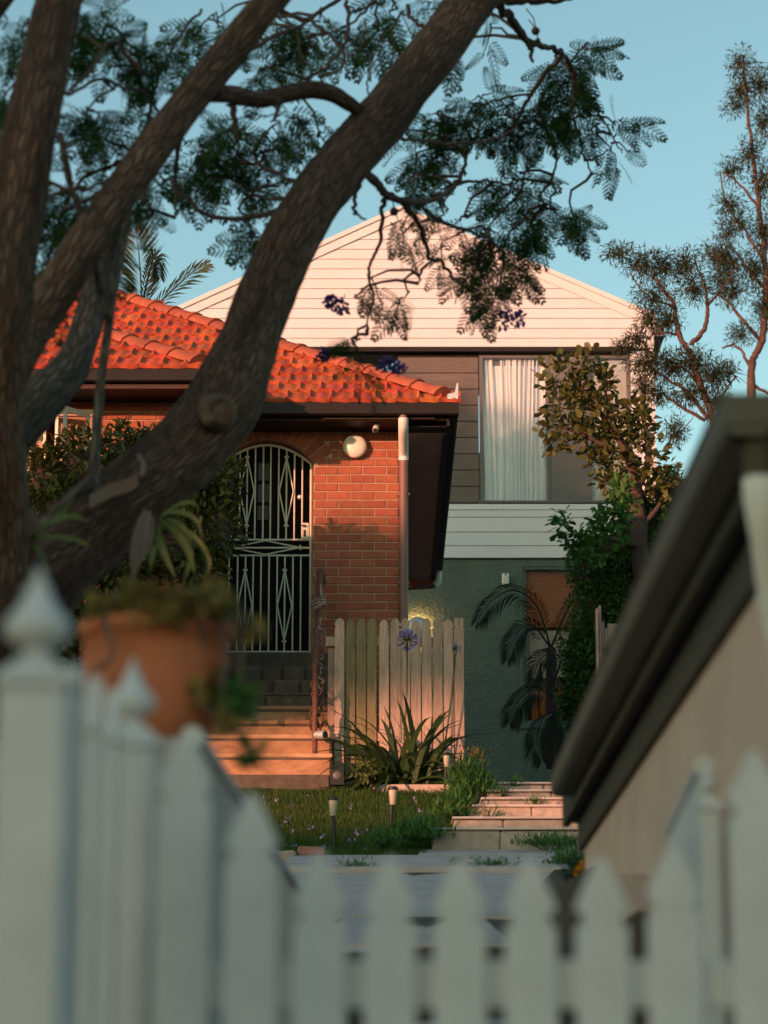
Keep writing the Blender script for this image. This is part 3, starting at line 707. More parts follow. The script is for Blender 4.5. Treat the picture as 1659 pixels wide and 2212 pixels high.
for c in vis[:300]:
    Mx = put_tile(c)
    o = bpy.data.objects.new('roof_tile', random.choice(TILES)); COL.objects.link(o); o.parent = bh
    o.location = Mx.to_translation() - worigin(bh); o.rotation_euler = Mx.to_euler()
rest = vis[300:]
if rest:
    b = MB()
    for c in rest:
        Mx = put_tile(c); me = random.choice(TILES)
        b.add([Mx @ v.co for v in me.vertices], [tuple(p.vertices) for p in me.polygons])
    tag(b.build('roof_tile_courses', M['tile'], bh, True), kind='stuff')
def roof_under():
    b = MB(); t = ridge_t; zr = ZE + t*PITCHR - .02; zz = ZE - .02
    b.add([(-6.5,YE,zz),(XE,YE,zz),(XE-t,YE+t,zr),(-6.5,YE+t,zr),(XE,YE+t*2,zz),(-6.5,YE+2*t,zz)], [(0,1,2,3),(1,4,2),(3,2,4,5)])
    b.build('roof_underlay', M['ridge'], bh)
    b = MB(); t = wing_t; zr = ZE + t*PITCHR - .03; zz = ZE - .03
    b.add([(-6.5,YEL,zz),(XH,YEL,zz),(XH-t,YEL+t,zr),(-6.5,YEL+t,zr),(XH,YEL+t+2.3,zz),(XH-t,YEL+t+2.3,zr)], [(0,1,2,3),(1,4,5,2)])
    b.build('wing_roof_underlay', M['ridge'], bh)
    b = MB(); b.box((XE-.03, YE+.1, ZE-.015), (XE+.03, 32.95, ZE+.012)); b.build('roof_edge', M['ridge'], bh)
roof_under()
def cap_mesh(L=.42):
    b = MB(); prof = [(-.12,-.06),(-.105,-.022),(-.05,.024),(0,.034),(.05,.024),(.105,-.022),(.12,-.06)]
    n = len(prof); V = []
    for (y, k, l) in ((0, 1.16, .012), (.05, 1.16, .012), (.055, 1.0, 0), (L, .96, -.008)):
        V += [(p[0]*k, y, p[1]*k + l) for p in prof]
    F = [(j*n+i, j*n+i+1, (j+1)*n+i+1, (j+1)*n+i) for j in range(3) for i in range(n-1)]
    V += [(p[0]*.98, 0, p[1]*.9 - .01) for p in prof]; F += [(i, i+1, 4*n+i+1, 4*n+i) for i in range(n-1)]
    V.append((0, 0, -.05)); F += [(4*n+i, 4*n+i+1, 5*n) for i in range(n-1)]
    b.add(V, F); me = b.mesh('ridge_tile', smooth=True); me.materials.append(M['ridge']); return me
CAP = cap_mesh()
def cap_row(A, B, name='ridge_tile', step=.37):
    A, B = Vector(A), Vector(B); d = (B - A); n = int(d.length/step); d.normalize()
    for i in range(n + 1):
        p = A + d*step*i
        q = d.to_track_quat('Y', 'Z').to_euler()
        q.x += random.uniform(.01, .03); q.z += random.uniform(-.02, .02)
        inst(name, CAP, bh, p, q)
cap_row((XE - .06, YE + .06, ZE + .15), (XE - ridge_t, YE + ridge_t, ZE + ridge_t*PITCHR + .08))
cap_row((XE - ridge_t, YE + ridge_t, ZE + ridge_t*PITCHR + .08), (-6, YE + ridge_t, ZE + ridge_t*PITCHR + .05))
cap_row((XH, YEL + .02, ZE + .12), (XH - wing_t, YEL + wing_t, ZE + wing_t*PITCHR + .05))
cap_row((XH - wing_t, YEL + wing_t, ZE + wing_t*PITCHR + .05), (-6, YEL + wing_t, ZE + wing_t*PITCHR + .05))

# ---- doorway, door and security screen
def doorway():
    yd = YB + .30
    b = MB(); b.box((DX0 - .05, yd, DZ0 - .02), (DX1 + .05, yd + .05, AZC + .05)); d = b.build('front_door', M['door'], bh)
    for (u0, u1, v0, v1) in ((556, 582, 1000, 1040), (556, 582, 1046, 1086), (556, 582, 1092, 1124)):
        g = MB(); g.cbox((atx(u0, 1050, yd), yd - .012, atz(v1, yd)), (atx(u1, 1050, yd), yd - .002, atz(v0, yd)), .004); g.build('door_pane', M['door_glass'], d)
    for (u0, u1, v0, v1) in ((505, 640, 1225, 1300), (505, 640, 1315, 1390)):
        g = MB(); g.cbox((atx(u0, 1250, yd), yd - .014, atz(v1, yd)), (atx(u1, 1250, yd), yd - .002, atz(v0, yd)), .008); g.build('door_panel', M['door'], d)
    # reveal bricks/sides
    for x in (DX0, DX1):
        b = MB(); s = -1 if x == DX0 else 1
        b.box((min(x, x + s*.03), YB + .02, DZ0 - .02), (max(x, x + s*.03), yd, AZS)); b.build('door_reveal', M['brick'], bh)
    # security door
    yg = YB + .13
    X = lambda u: atx(u, 1200, yg)
    Z = lambda v: atz(v, yg)
    def bar(p, q, r=.0085): 
        return MB().tube([(p[0], yg + (p[2] if len(p) > 2 else 0), p[1]), (q[0], yg + (q[2] if len(q) > 2 else 0), q[1])], r, 6)
    ul, ur, vb = 477, 671, 1410
    arc = []
    for i in range(25):
        s = i/24; u = ul + (ur - ul)*s; v = 962 + 41*((s - .5)*2)**2
        arc.append((u, v))
    fr = MB(); pts = [(X(u), yg, Z(v)) for u, v in arc]
    fr.tube([(X(ul), yg, Z(vb))] + pts + [(X(ur), yg, Z(vb))], .014, 6)
    s = fr.build('security_door', M['cream_metal'], bh)
    mk = lambda nm, mb: mb.build(nm, M['cream_metal'], s)
    us_up = [499, 516, 532, 549.5, 567, 583, 600.5, 617.5, 635, 652]
    for u in us_up:
        v = 962 + 41*((((u - ul)/(ur - ul)) - .5)*2)**2
        mk('bar', bar((X(u), Z(v)), (X(u), Z(1166))))
    for u in [495, 513.5, 530.5, 547, 564, 581.5, 599, 615.5, 633, 650]:
        mk('bar', bar((X(u), Z(1200)), (X(u), Z(vb-1))))
    for v in (1166, 1183.5, 1200): mk('cross_bar', bar((X(ul), Z(v)), (X(ur), Z(v)), .010))
    mk('bottom_rail', bar((X(ul), Z(1408)), (X(ur), Z(1408)), .010))
    def diamond(u, vt, vbm, w, e=6):
        vm = (vt + vbm)/2
        for sg in (-1, 1):
            pts = [(X(u - sg*4.5), yg - .014, Z(vt - e)), (X(u + sg*1.5), yg - .014, Z(vt + 4)), (X(u + sg*w), yg - .014, Z(vm)), (X(u + sg*1.5), yg - .014, Z(vbm - 4)), (X(u - sg*4.5), yg - .014, Z(vbm + e))]
            mk('diamond_bar', MB().tube(pts, .0075, 6))
    diamond(532, 992, 1132, 15.5); diamond(617.5, 992, 1132, 15.5)
    diamond(530, 1236, 1382, 15.5); diamond(615.5, 1236, 1382, 15.5)
    for sg in (-1, 1):
        pts = [(X(497), yg - .014, Z(1183.5 - sg*5)), (X(504), yg - .014, Z(1183.5 + sg*1)), (X(573), yg - .014, Z(1183.5 + sg*15)), (X(643), yg - .014, Z(1183.5 + sg*1)), (X(650), yg - .014, Z(1183.5 - sg*5))]
        mk('diamond_bar', MB().tube(pts, .0075, 6))
    b = MB(); b.cbox((X(652), yg - .02, Z(1165)), (X(668), yg + .02, Z(1130)), .006); lk = b.build('lock_box', M['cream_metal'], s)
    b = MB(); b.tube([(X(659), yg - .03, Z(1137)), (X(659), yg - .05, Z(1137)), (X(648), yg - .055, Z(1138))], .007, 8); b.build('handle', M['black'], s)
    b = MB(); b.cbox((X(655.5), yg - .028, Z(1160)), (X(660), yg - .02, Z(1146)), .002); b.build('keyhole_plate', M['black'], s)
    b = MB(); b.lathe([(.026, 0), (.026, .012), (.018, .03), (.006, .034)], (X(646.5), yg + .03, Z(1073)), 14, (0,-1,0)); b.build('peep_knob', M['galv'], s, True)
    b = MB(); b.tube([(X(ur + 3), yg + .02, Z(vb)), (X(ur + 3), yg + .02, Z(1003))], .012, 6); b.build('jamb_strip', M['cream_metal'], bh)
doorway()

# ---- porch steps
def porch():
    root = thing('porch_steps', 'sandstone steps, lowest four sunlit orange, climbing to the screen door', 'steps', (-1.2, 24.3, gz(24)))
    vt = [1410, 1439, 1468, 1496, 1526, 1557, 1588, 1629]
    bot = 1672; n = len(vt); y = YB - .02; xl = -2.3
    for i, v in enumerate(vt):
        yf = YB - .02 - (.16 if i == 0 else .16 + .275*i)
        z1 = atz(v, yf); z0 = atz(vt[i+1] if i+1 < n else bot + 22, yf) - .16
        xr = atx(719.5 if i == 0 else 717, v, yf)
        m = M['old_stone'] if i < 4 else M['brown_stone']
        cuts = {0: [xl, xr], 1: [xl, atx(565, v, yf), atx(610, v, yf), atx(660, v, yf), xr], 2: [xl, atx(590, v, yf), atx(650, v, yf), xr], 3: [xl, atx(575, v, yf), xr]}.get(i, [xl, xr])
        for a, b_ in zip(cuts, cuts[1:]):
            b = MB(); b.cbox((a + .002, yf, z0), (b_ - .002, yf + .5 + (.0 if i else -.2), z1), .02 if i else .022)
            b.build('step_stone', m, root, origin=((a+b_)/2, yf, z0))
        if i >= 3:
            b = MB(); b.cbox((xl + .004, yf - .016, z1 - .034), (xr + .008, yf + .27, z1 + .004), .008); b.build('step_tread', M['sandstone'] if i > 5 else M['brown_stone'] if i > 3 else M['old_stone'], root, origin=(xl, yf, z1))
            b = MB(); b.box((xl + .01, yf - .003, z1 - .052), (xr - .012, yf + .01, z1 - .0345)); b.build('step_shadow_line', M['old_stone'], root)  # dark strip draws the shadow line under each nosing
    yf = YB - .02 - .16 - .275*7 - .10
    b = MB(); b.cbox((xl, yf, gz(yf) - .2), (atx(712, 1680, yf), yf + .3, atz(1673, yf)), .01); b.build('footing', M['old_stone'], root)
porch()

# ---- wrought iron hand rail beside the steps
def rail():
    x0 = atx(680, 1640, 23.95); root = thing('hand_rail', 'rusty wrought iron hand rail with scrolls beside the porch steps', 'railing', (x0, 23.95, atz(1640, 23.95)))
    def P(u, v, Y): return at(u, v, Y)
    T = P(692, 1234, 25.5); B = P(681.5, 1440, 24.0)
    b = MB(); b.tube([T + Vector((.03, .12, -.10)), T + Vector((.012, .05, -.01)), T, P(688, 1318, 24.9), B], [.03, .032, .034, .034, .033], 12, .12, freq=9); b.build('top_rail', M['rust'], root, True)
    b = MB(); b.tube([B + Vector((0, 0, .03)), P(680, 1640, 23.95)], .026, 10, .15, freq=9); b.build('post', M['rust'], root, True)
    b = MB(); tb = P(688, 1430, 25.5); b.tube([T + Vector((0, .05, -.03)), tb], .017, 10); b.build('post', M['rust'], root, True)
    lo0, lo1 = P(682, 1590, 24.0), P(687, 1398, 25.5)
    b = MB(); b.tube([lo0, lo1], .016, 8); b.build('bottom_rail', M['rust'], root, True)
    # scrolls between the rails, all in the plane of the railing
    def ring(cy, cz, r, sx=1, a0=0, a1=2*math.pi, rr=.013, dx=0.0):
        pts = []
        for i in range(22):
            a = a0 + (a1 - a0)*i/21
            pts.append((x0 + (cy - 23.95)*(-.022) + dx + .012*math.sin(3*a), cy + r*math.cos(a)*sx, cz + r*math.sin(a)))
        return MB().tube(pts, rr, 7, .2, freq=12)
    def mid(t): 
        a = B.lerp(T, t); c = lo0.lerp(lo1, t); return (a + c)/2, (a - c).length
    for t, r, ex in ((.12, .15, .0), (.32, .17, .01), (.52, .15, .0), (.72, .16, .01), (.9, .13, 0)):
        m_, h_ = mid(t); ring(m_.y, m_.z + .10, r, 1, 0, 1.75*math.pi, dx=.018 + ex).build('scroll', M['rust'], root, True)
        ring(m_.y + .05, m_.z - .18, r*.75, 1, .5, 2.1*math.pi, dx=.012).build('scroll', M['rust'], root, True)
    # twisted rope and chain hanging on the outer face
    pts = []
    for i in range(60):
        s = i/59; p = P(692 + 4*math.sin(s*40), 1330 + s*170, 24.6 - .4*s); pts.append(p + Vector((.018*math.cos(s*60), .02*math.sin(s*60), 0)))
    b = MB(); b.tube(pts, .0085, 6); b.build('cord', M['chain'], root, True)
    for k in range(3):
        c = P(688, 1296 + 6*k, 24.75 - .02*k); q = []
        for i in range(24):
            a = 2*math.pi*i/23; q.append(c + Vector((.065*math.cos(a), .06*math.sin(a), .012*math.sin(2*a + k) - .12*max(0, -math.cos(a))*.4)))
        b = MB(); b.tube(q, .009, 6); b.build('rope_loop', M['chain'], root, True)
    b = MB(); b.tube([P(693, 1262, 24.9), P(694, 1285, 24.85), P(700, 1298, 24.8), P(702, 1310, 24.8)], [.006, .012, .010, .004], 6); b.build('rope_end', M['chain'], root, True)
    for k, (u, v) in enumerate(((688, 1488), (690, 1510), (686, 1532), (690, 1556), (684, 1578))):
        q = []; c = P(u, v, 24.02)
        for i in range(18):
            a = 2*math.pi*i/17; q.append(c + Vector((.035*math.cos(a), .03*math.sin(a + k), .062*math.sin(a))))
        b = MB(); b.tube(q, .0105, 6, .2, freq=12); b.build('chain_link', M['rust'], root, True)
    for k, (u, v) in enumerate(((673, 1478), (675, 1500), (671, 1540), (669, 1565))):
        b = MB(); q = [P(u + 6, v - 14, 24.0), P(u - 1, v, 23.98), P(u + 5, v + 14, 24.0)]; b.tube(q, [.009, .014, .009], 6, .25, freq=12); b.build('leaf_scroll', M['rust'], root, True)
rail()

# ---- wall lamp and camera on the brick
def lamps():
    c = at(767, 967, YB - .005); t = thing('wall_lamp', 'round opal white wall lamp on the sunlit brick beside the door', 'wall lamp', c)
    b = MB(); b.lathe([(.07, 0), (.075, .05)], c, 24, (0,-1,0)); b.build('base', M['galv'], t, True)
    r = .121; prof = [(r*math.cos(a), .05 + .062*math.sin(a)) for a in [R(-40), R(-20), 0, R(15), R(30), R(45), R(60), R(75), R(87)]]
    b = MB(); b.lathe(prof, c, 36, (0,-1,0)); b.build('lamp_shade', M['lamp_white'], t, 'all')
    c = at(811, 925, YB - .35); t = thing('security_camera', 'small white security camera under the brown eave above the lamp', 'camera', c)
    b = MB(); b.tube([c + Vector((.012, .07, .05)), c + Vector((0, -.05, -.035))], .029, 14); b.build('camera_body', M['pvc'], t, True)
    b = MB(); b.tube([c + Vector((0, -.05, -.035)), c + Vector((-.001, -.056, -.039))], .025, 14); b.build('lens', M['black'], t, True)
    b = MB(); b.tube([c + Vector((.006, .03, .03)), c + Vector((.006, .06, .155))], .011, 8); b.build('bracket', M['pvc'], t, True)
lamps()

# ------------------------------------------------------------------ raw timber paling fence
def picket_outline(w, h, head=.105, notch=.012, style='ogive', flat=0.0):
    hw = w/2; zn = h - head
    right = [(hw, 0), (hw, zn - notch)]
    for k in range(1, 4): a = -math.pi/2 + math.pi*k/4; right.append((hw - notch*math.cos(a), zn + notch*math.sin(a)))
    right.append((hw, zn + notch))
    if style == 'ogive':
        right += [(hw*1.0, zn + notch + .02), (hw*.86, h - head*.42), (hw*.6, h - head*.22), (hw*.3, h - head*.07), (flat, h)]
    elif style == 'spear':
        right += [(hw*1.0, zn + notch + .008), (flat + .004, h - .004), (max(flat, .002), h)]
    else:
        right += [(hw, h)]
    left = [(-x, z) for x, z in reversed(right)]
    if abs(right[-1][0]) < 1e-6: left = left[1:]
    return right + left
def paling():
    Y = 24.3; zb = gz(Y) + .02
    root = thing('paling_fence', 'raw timber paling fence with pointed pickets, part sunlit, beside the porch steps', 'fence', (0.15, Y, zb))
    cs = [733, 759, 784.5, 809, 836, 862.5, 888, 914.5, 941, 964.5, 988.5]
    cs = [733, 757, 780, 803, 826.5, 851, 872.5, 895.5, 919, 942.5, 966]
    for k, u in enumerate(cs):
        x = atx(u + (0 if k < 4 else 3), 1500, Y); h = atz(1335 + (3 if k % 3 == 1 else 0) + random.uniform(-1, 1), Y) - zb
        wd = .088 if k not in (1, 2, 3) else .084
        b = MB(); b.prism([(x + px, zb + pz) for px, pz in picket_outline(wd, h, .088, .0125)], 'y', Y + random.uniform(-.003, .003), Y + .019)
        pk = b.build('picket', M['moss_timber'] if k in (1, 2, 3) else M['raw_timber'], root, origin=(x, Y, zb))
        if k in (1, 2, 3): pk['label'] = 'greenish mossy picket'
    x = atx(992, 1500, Y); h = atz(1335, Y) - zb
    b = MB(); b.prism([(x + px, zb + pz) for px, pz in picket_outline(.088, h, .085, .010, 'flat')], 'y', Y - .002, Y + .019); b.build('picket', M['raw_timber'], root, origin=(x, Y, zb))
    xl, xr = atx(703, 1500, Y), atx(1000, 1500, Y)
    for v in (1385, 1590):
        z = atz(v, Y); b = MB(); b.cbox((xl, Y + .021, z - .045), (xr, Y + .06, z + .045), .005); b.build('rail', M['raw_timber'], root, origin=(0, Y, z))
    b = MB(); b.cbox((xr - .1, Y + .062, zb - .3), (xr - .01, Y + .15, zb + h - .1), .006); b.build('post', M['raw_timber'], root)
    b = MB(); b.cbox((xl + .02, Y + .062, zb - .3), (xl + .10, Y + .15, zb + h - .25), .006); b.build('post', M['raw_timber'], root)
paling()
def bits():
    c = at(694, 1588, 23.9); t = thing('pipe_cap', 'small pale pipe end poking from the lit side of the porch steps', 'pipe', c)
    b = MB(); b.tube([c + Vector((-.05, .03, .006)), c + Vector((.035, -.03, 0))], [.035, .042], 14); b.build('pipe', M['galv'], t, True)
    b = MB(); b.tube([c + Vector((.036, -.031, 0)), c + Vector((.042, -.036, 0))], .03, 14); b.build('opening', M['black'], t, True)
    c = at(728, 1690, 23.6); t = thing('garden_tap_box', 'small dark round-topped box on the ground at the paling fence corner', 'tap box', c)
    pr = [(-.06, 0), (.06, 0), (.06, .09)] + [(.06*math.cos(a), .09 + .05*math.sin(a)) for a in [R(k) for k in range(15, 180, 15)]] + [(-.06, .09)]
    b = MB(); b.prism([(c.x + x, c.z + z - .02) for x, z in pr], 'y', c.y, c.y + .1); b.build('box', M['black'], t)
    b = MB(); b.lathe([(.03, 0), (.036, .006), (.02, .012)], (c.x, c.y, c.z + .06), 14, (0,-1,0)); b.build('dial', M['grey_frame'], t, True)
bits()

# ------------------------------------------------------------------ garden steps
def garden_steps():
    root = thing('garden_steps', 'six low pale stone steps climbing between lawn and garage', 'steps', (1.2, 22, gz(21.4)))
    tops = [1808, 1772.5, 1747, 1725.5, 1709, 1691.5]; lefts = [932, 980, 1011, 1042, 1053, 1049]; rights = [1262, 1262, 1262, 1330, 1330, 1330]
    for i in range(6):
        Y = 21.4 + .36*i; z1 = atz(tops[i] - (22 if i == 0 else (0 if i > 2 else 2)), Y)
        z1 = atz([1794, 1770, 1744, 1728, 1711, 1695][i], Y)
        xs = [atx(lefts[i], 1750, Y), None, atx(rights[i], 1750, Y)]; xs[1] = xs[0] + (xs[2] - xs[0])*[.45, .38, .55, .4, .5, .45][i]
        for a, b_ in zip(xs, xs[1:]):
            b = MB(); b.cbox((a + .002, Y + random.uniform(-.006, .006), z1 - .32), (b_ - .002, Y + .42, z1 + random.uniform(-.004, .004)), .012)
            b.build('step_stone', M['garden_stone'], root, origin=((a+b_)/2, Y, z1))
        b = MB(); b.cbox((xs[0] - .012, Y - .02, z1 + .004), (xs[2], Y + .40, z1 + .022), .006); b.build('sky_lit_slab', M['sky_lit_tread'], root, origin=(xs[0], Y, z1))  # thin pale slab gives each step its painted sky-lit edge
    Y = 23.55; b = MB(); z = atz(1694, Y); b.cbox((atx(800, 1694, Y), Y, z - .12), (atx(1046, 1694, Y), Y + .09, z), .01); b.build('edging', M['garden_stone'], root)
garden_steps()
def solar(u, v0, v1, Y, label, scale=1.0):
    top = at(u, v0, Y); zb = at(u, v1, Y).z - .03; t = thing('solar_light', label, 'solar light', (top.x, Y, zb), 'solar stake lights in the garden')
    s = scale
    tilt = .04 if u < 800 else -.06
    def P(h): return Vector((top.x + tilt*(top.z - h), Y, h))
    b = MB(); b.lathe([(.036*s, 0), (.040*s, .004), (.040*s, .024*s), (.032*s, .030*s)], P(top.z - .03*s), 18); b.build('cap', M['black'], t, True)
    b = MB(); b.lathe([(.020*s, -.12*s), (.024*s, -.115*s), (.034*s, -.01), (.034*s, 0)], P(top.z - .031*s), 16); b.build('lens', M['lamp_lens'], t, True)
    b = MB(); b.tube([P(top.z - .15*s), P(zb)], [.019*s, .013*s], 10); b.build('stake', M['black'], t, True)
solar(719, 1721, 1830, 21.0, 'nearest solar stake light leaning on the shaded lawn')
solar(849, 1699, 1775, 21.9, 'solar stake light in the middle of the lawn, beyond the nearest one')
solar(965, 1626, 1693, 23.4, 'smaller solar stake light at the foot of the strap-leaved plant', .85)
def pavers():
    for u, v, Y, w_, a, lb in ((672, 1838, 20.55, .2, .1, 'loose red brick paver lying at the lawn edge by the path'), (618, 1847, 20.4, .14, -.1, 'pale broken paver half hidden behind the white pickets')):
        c = at(u, v, Y); b = MB(); b.cbox((c.x - w_/2, Y - .05, c.z - .06), (c.x + w_/2, Y + .06, c.z + .028), .008)
        o = b.build('paver', M['paver'] if 'red' in lb else M['garden_stone'], origin=c); o.rotation_euler = (0, a*.6, a); tag(o, lb, 'paver')
pavers()

# ------------------------------------------------------------------ scatter of leaves
def leaf_shape(kind):
    """unit leaf along +x, facing +z: vertices and quads/tris as triangles"""
    if kind == 'oval':
        V = [(0,0,0),(.3,.22,.05),(.3,0,-.03),(.3,-.22,.05),(.7,.19,.04),(.7,0,-.05),(.7,-.19,.04),(1,0,-.08)]
        F = [(0,2,1),(0,3,2),(1,2,5),(1,5,4),(2,3,6),(2,6,5),(4,5,7),(5,6,7)]
    elif kind == 'round':
        V = [(0,0,0),(.35,.2,.04),(.35,0,0),(.35,-.2,.04),(.75,.3,.05),(.75,0,-.02),(.75,-.3,.05),(1,0,-.05)]
        F = [(0,2,1),(0,3,2),(1,2,5),(1,5,4),(2,3,6),(2,6,5),(4,5,7),(5,6,7)]
    elif kind == 'lance':
        V = [(0,0,0),(.35,.09,.02),(.35,-.09,.02),(1,0,-.1)]; F = [(0,2,1),(1,2,3)]
    elif kind == 'small':
        V = [(0,0,0),(.5,.28,.03),(.5,-.28,.03),(1,0,-.05)]; F = [(0,2,1),(1,2,3)]
    elif kind == 'blade':
        V = [(0,.05,0),(0,-.05,0),(.55,.04,.03),(.55,-.04,.03),(1,0,-.05)]; F = [(0,1,2),(1,3,2),(2,3,4)]
    elif kind == 'petal':
        V = [(0,0,0),(.6,.35,.12),(.6,-.35,.12),(1.0,0,.25)]; F = [(0,2,1),(1,2,3)]
    return np.array(V, float), np.array(F, int)
def bip_leaf():
    """a feathery jacaranda leaf about 1 long along +x, in the xy plane, drooping"""
    V = []; F = []
    n = 8
    def dia(a, b, w):
        a = np.array(a); b = np.array(b); d = b - a; L = np.linalg.norm(d); d = d/L; s = np.array([-d[1], d[0], 0])*w
        i = len(V); V.extend([a, a + d*L*.5 + s, b, a + d*L*.5 - s]); F.extend([(i, i+1, i+2), (i, i+2, i+3)])
    for i in range(n):
        x = .18 + .78*i/(n-1); pl = .27*math.sin(math.pi*(.25 + .66*i/(n-1)))**.8
        for sg in (-1, 1):
            ang = R(62 - 30*i/(n-1)); d = np.array([math.cos(ang), sg*math.sin(ang), -.18])
            p0 = np.array([x, 0, -.25*x*x]); dia(p0, p0 + d*pl, .005)
            m = 5
            for k in range(m):
                q = p0 + d*pl*(k + .9)/(m + .1)
                for s2 in (-1, 1):
                    a2 = math.atan2(d[1], d[0]) + s2*R(42)
                    e = np.array([math.cos(a2), math.sin(a2), -.2])*.060*(1 - .4*abs(k/(m-1) - .4)); dia(q, q + e, .0175)
    for i in range(5):
        x0, x1 = i/5, (i+1)/5; dia((x0, 0, -.25*x0*x0), (x1*1.01, 0, -.25*x1*x1), .006)
    return np.array(V, float), np.array(F, int)
def frames(D, roll):
    """rotation matrices with local x along D"""
    D = D/np.linalg.norm(D, axis=1, keepdims=True)
    U = np.tile(np.array([[0, 0, 1.0]]), (len(D), 1)); bad = np.abs(D[:, 2]) > .95; U[bad] = (0, 1, 0)
    Yv = np.cross(U, D); Yv /= np.linalg.norm(Yv, axis=1, keepdims=True); Zv = np.cross(D, Yv)
    c, s = np.cos(roll)[:, None], np.sin(roll)[:, None]
    return np.stack([D, Yv*c + Zv*s, -Yv*s + Zv*c], axis=2)
def scatter(name, parent, m, tmpl, P, D, S, roll=None):
    V, F = tmpl; n = len(P)
    if roll is None: roll = RNG.normal(0, .6, n)
    Rm = frames(np.asarray(D, float), roll)
    W = np.einsum('nij,vj->nvi', Rm, V)*np.asarray(S)[:, None, None] + np.asarray(P)[:, None, :]
    FF = (F[None] + (np.arange(n)*len(V))[:, None, None]).reshape(-1, 3)
    return np_mesh(name, W.reshape(-1, 3), FF, m, parent)
def blob_pts(blobs, n, shell=.45):
    """points in ellipsoids (centre, radii); weights by volume-ish"""
    wts = np.array([b[1][0]*b[1][2] for b in blobs]); wts = wts/wts.sum()
    idx = RNG.choice(len(blobs), n, p=wts)
    d = RNG.normal(size=(n, 3)); d /= np.linalg.norm(d, axis=1, keepdims=True)
    r = (shell + (1 - shell)*RNG.random(n))[:, None]
    C = np.array([b[0][:] for b in blobs])[idx]; Rr = np.array([b[1] for b in blobs])[idx]
    return C + d*Rr*r, d
def foliage(name, parent, m, kind, blobs, n, size, shell=.45, droop=.2, rnd=.8):
    P, d = blob_pts(blobs, n, shell)
    D = d + RNG.normal(size=(n, 3))*rnd + np.array([0, 0, -droop])
    return scatter(name, parent, m, leaf_shape(kind), P, D, size*RNG.uniform(.65, 1.25, n))
def pxblob(u, v, ru, rv, Y, ry=None):
    c = at(u, v, Y); k = ppm(Y); return (c, (ru/k, ry if ry is not None else ru/k, rv/k))
def spline(pts, per=6):
    """Catmull-Rom through rows of numbers"""
    P = np.array(pts, float); P = np.vstack([2*P[0] - P[1], P, 2*P[-1] - P[-2]]); out = []
    for i in range(1, len(P) - 2):
        for k in range(per):
            t = k/per; a, b, c, d = P[i-1:i+3]
            out.append(.5*((2*b) + (c - a)*t + (2*a - 5*b + 4*c - d)*t*t + (3*b - a - 3*c + d)*t**3))
    out.append(P[-2]); return np.array(out)
def limb(name, m, parent, rows, n=14, lump=.10, per=7, wig=0.0, freq=3.0):
    """rows of (u, v, width px, Y)"""
    q = spline(rows, per); pts = []; rad = []
    for i, (u, v, w_, Y) in enumerate(q):
        p = at(u, v, Y)
        if wig: p = p + Vector((noise.noise((i*.55, rows[0][0], 1)), noise.noise((i*.55, rows[0][1], 5)), noise.noise((i*.55, rows[0][0], 9))))*wig
        pts.append(p); rad.append(max(.002, w_/ppm(Y)/2))
    o = MB().tube(pts, rad, n, lump, True, freq).build(name, m, parent, 'all')
    a = o.data.attributes.new('bark_co', 'FLOAT_VECTOR', 'POINT'); L = 0; co = []
    for i, p in enumerate(pts):
        if i: L += (p - pts[i-1]).length
        for k in range(n):
            an = 2*math.pi*k/n; co += [rad[i]*math.cos(an) + rows[0][0]*.01, rad[i]*math.sin(an), L*.17]
    a.data.foreach_set('vector', co)
    return o

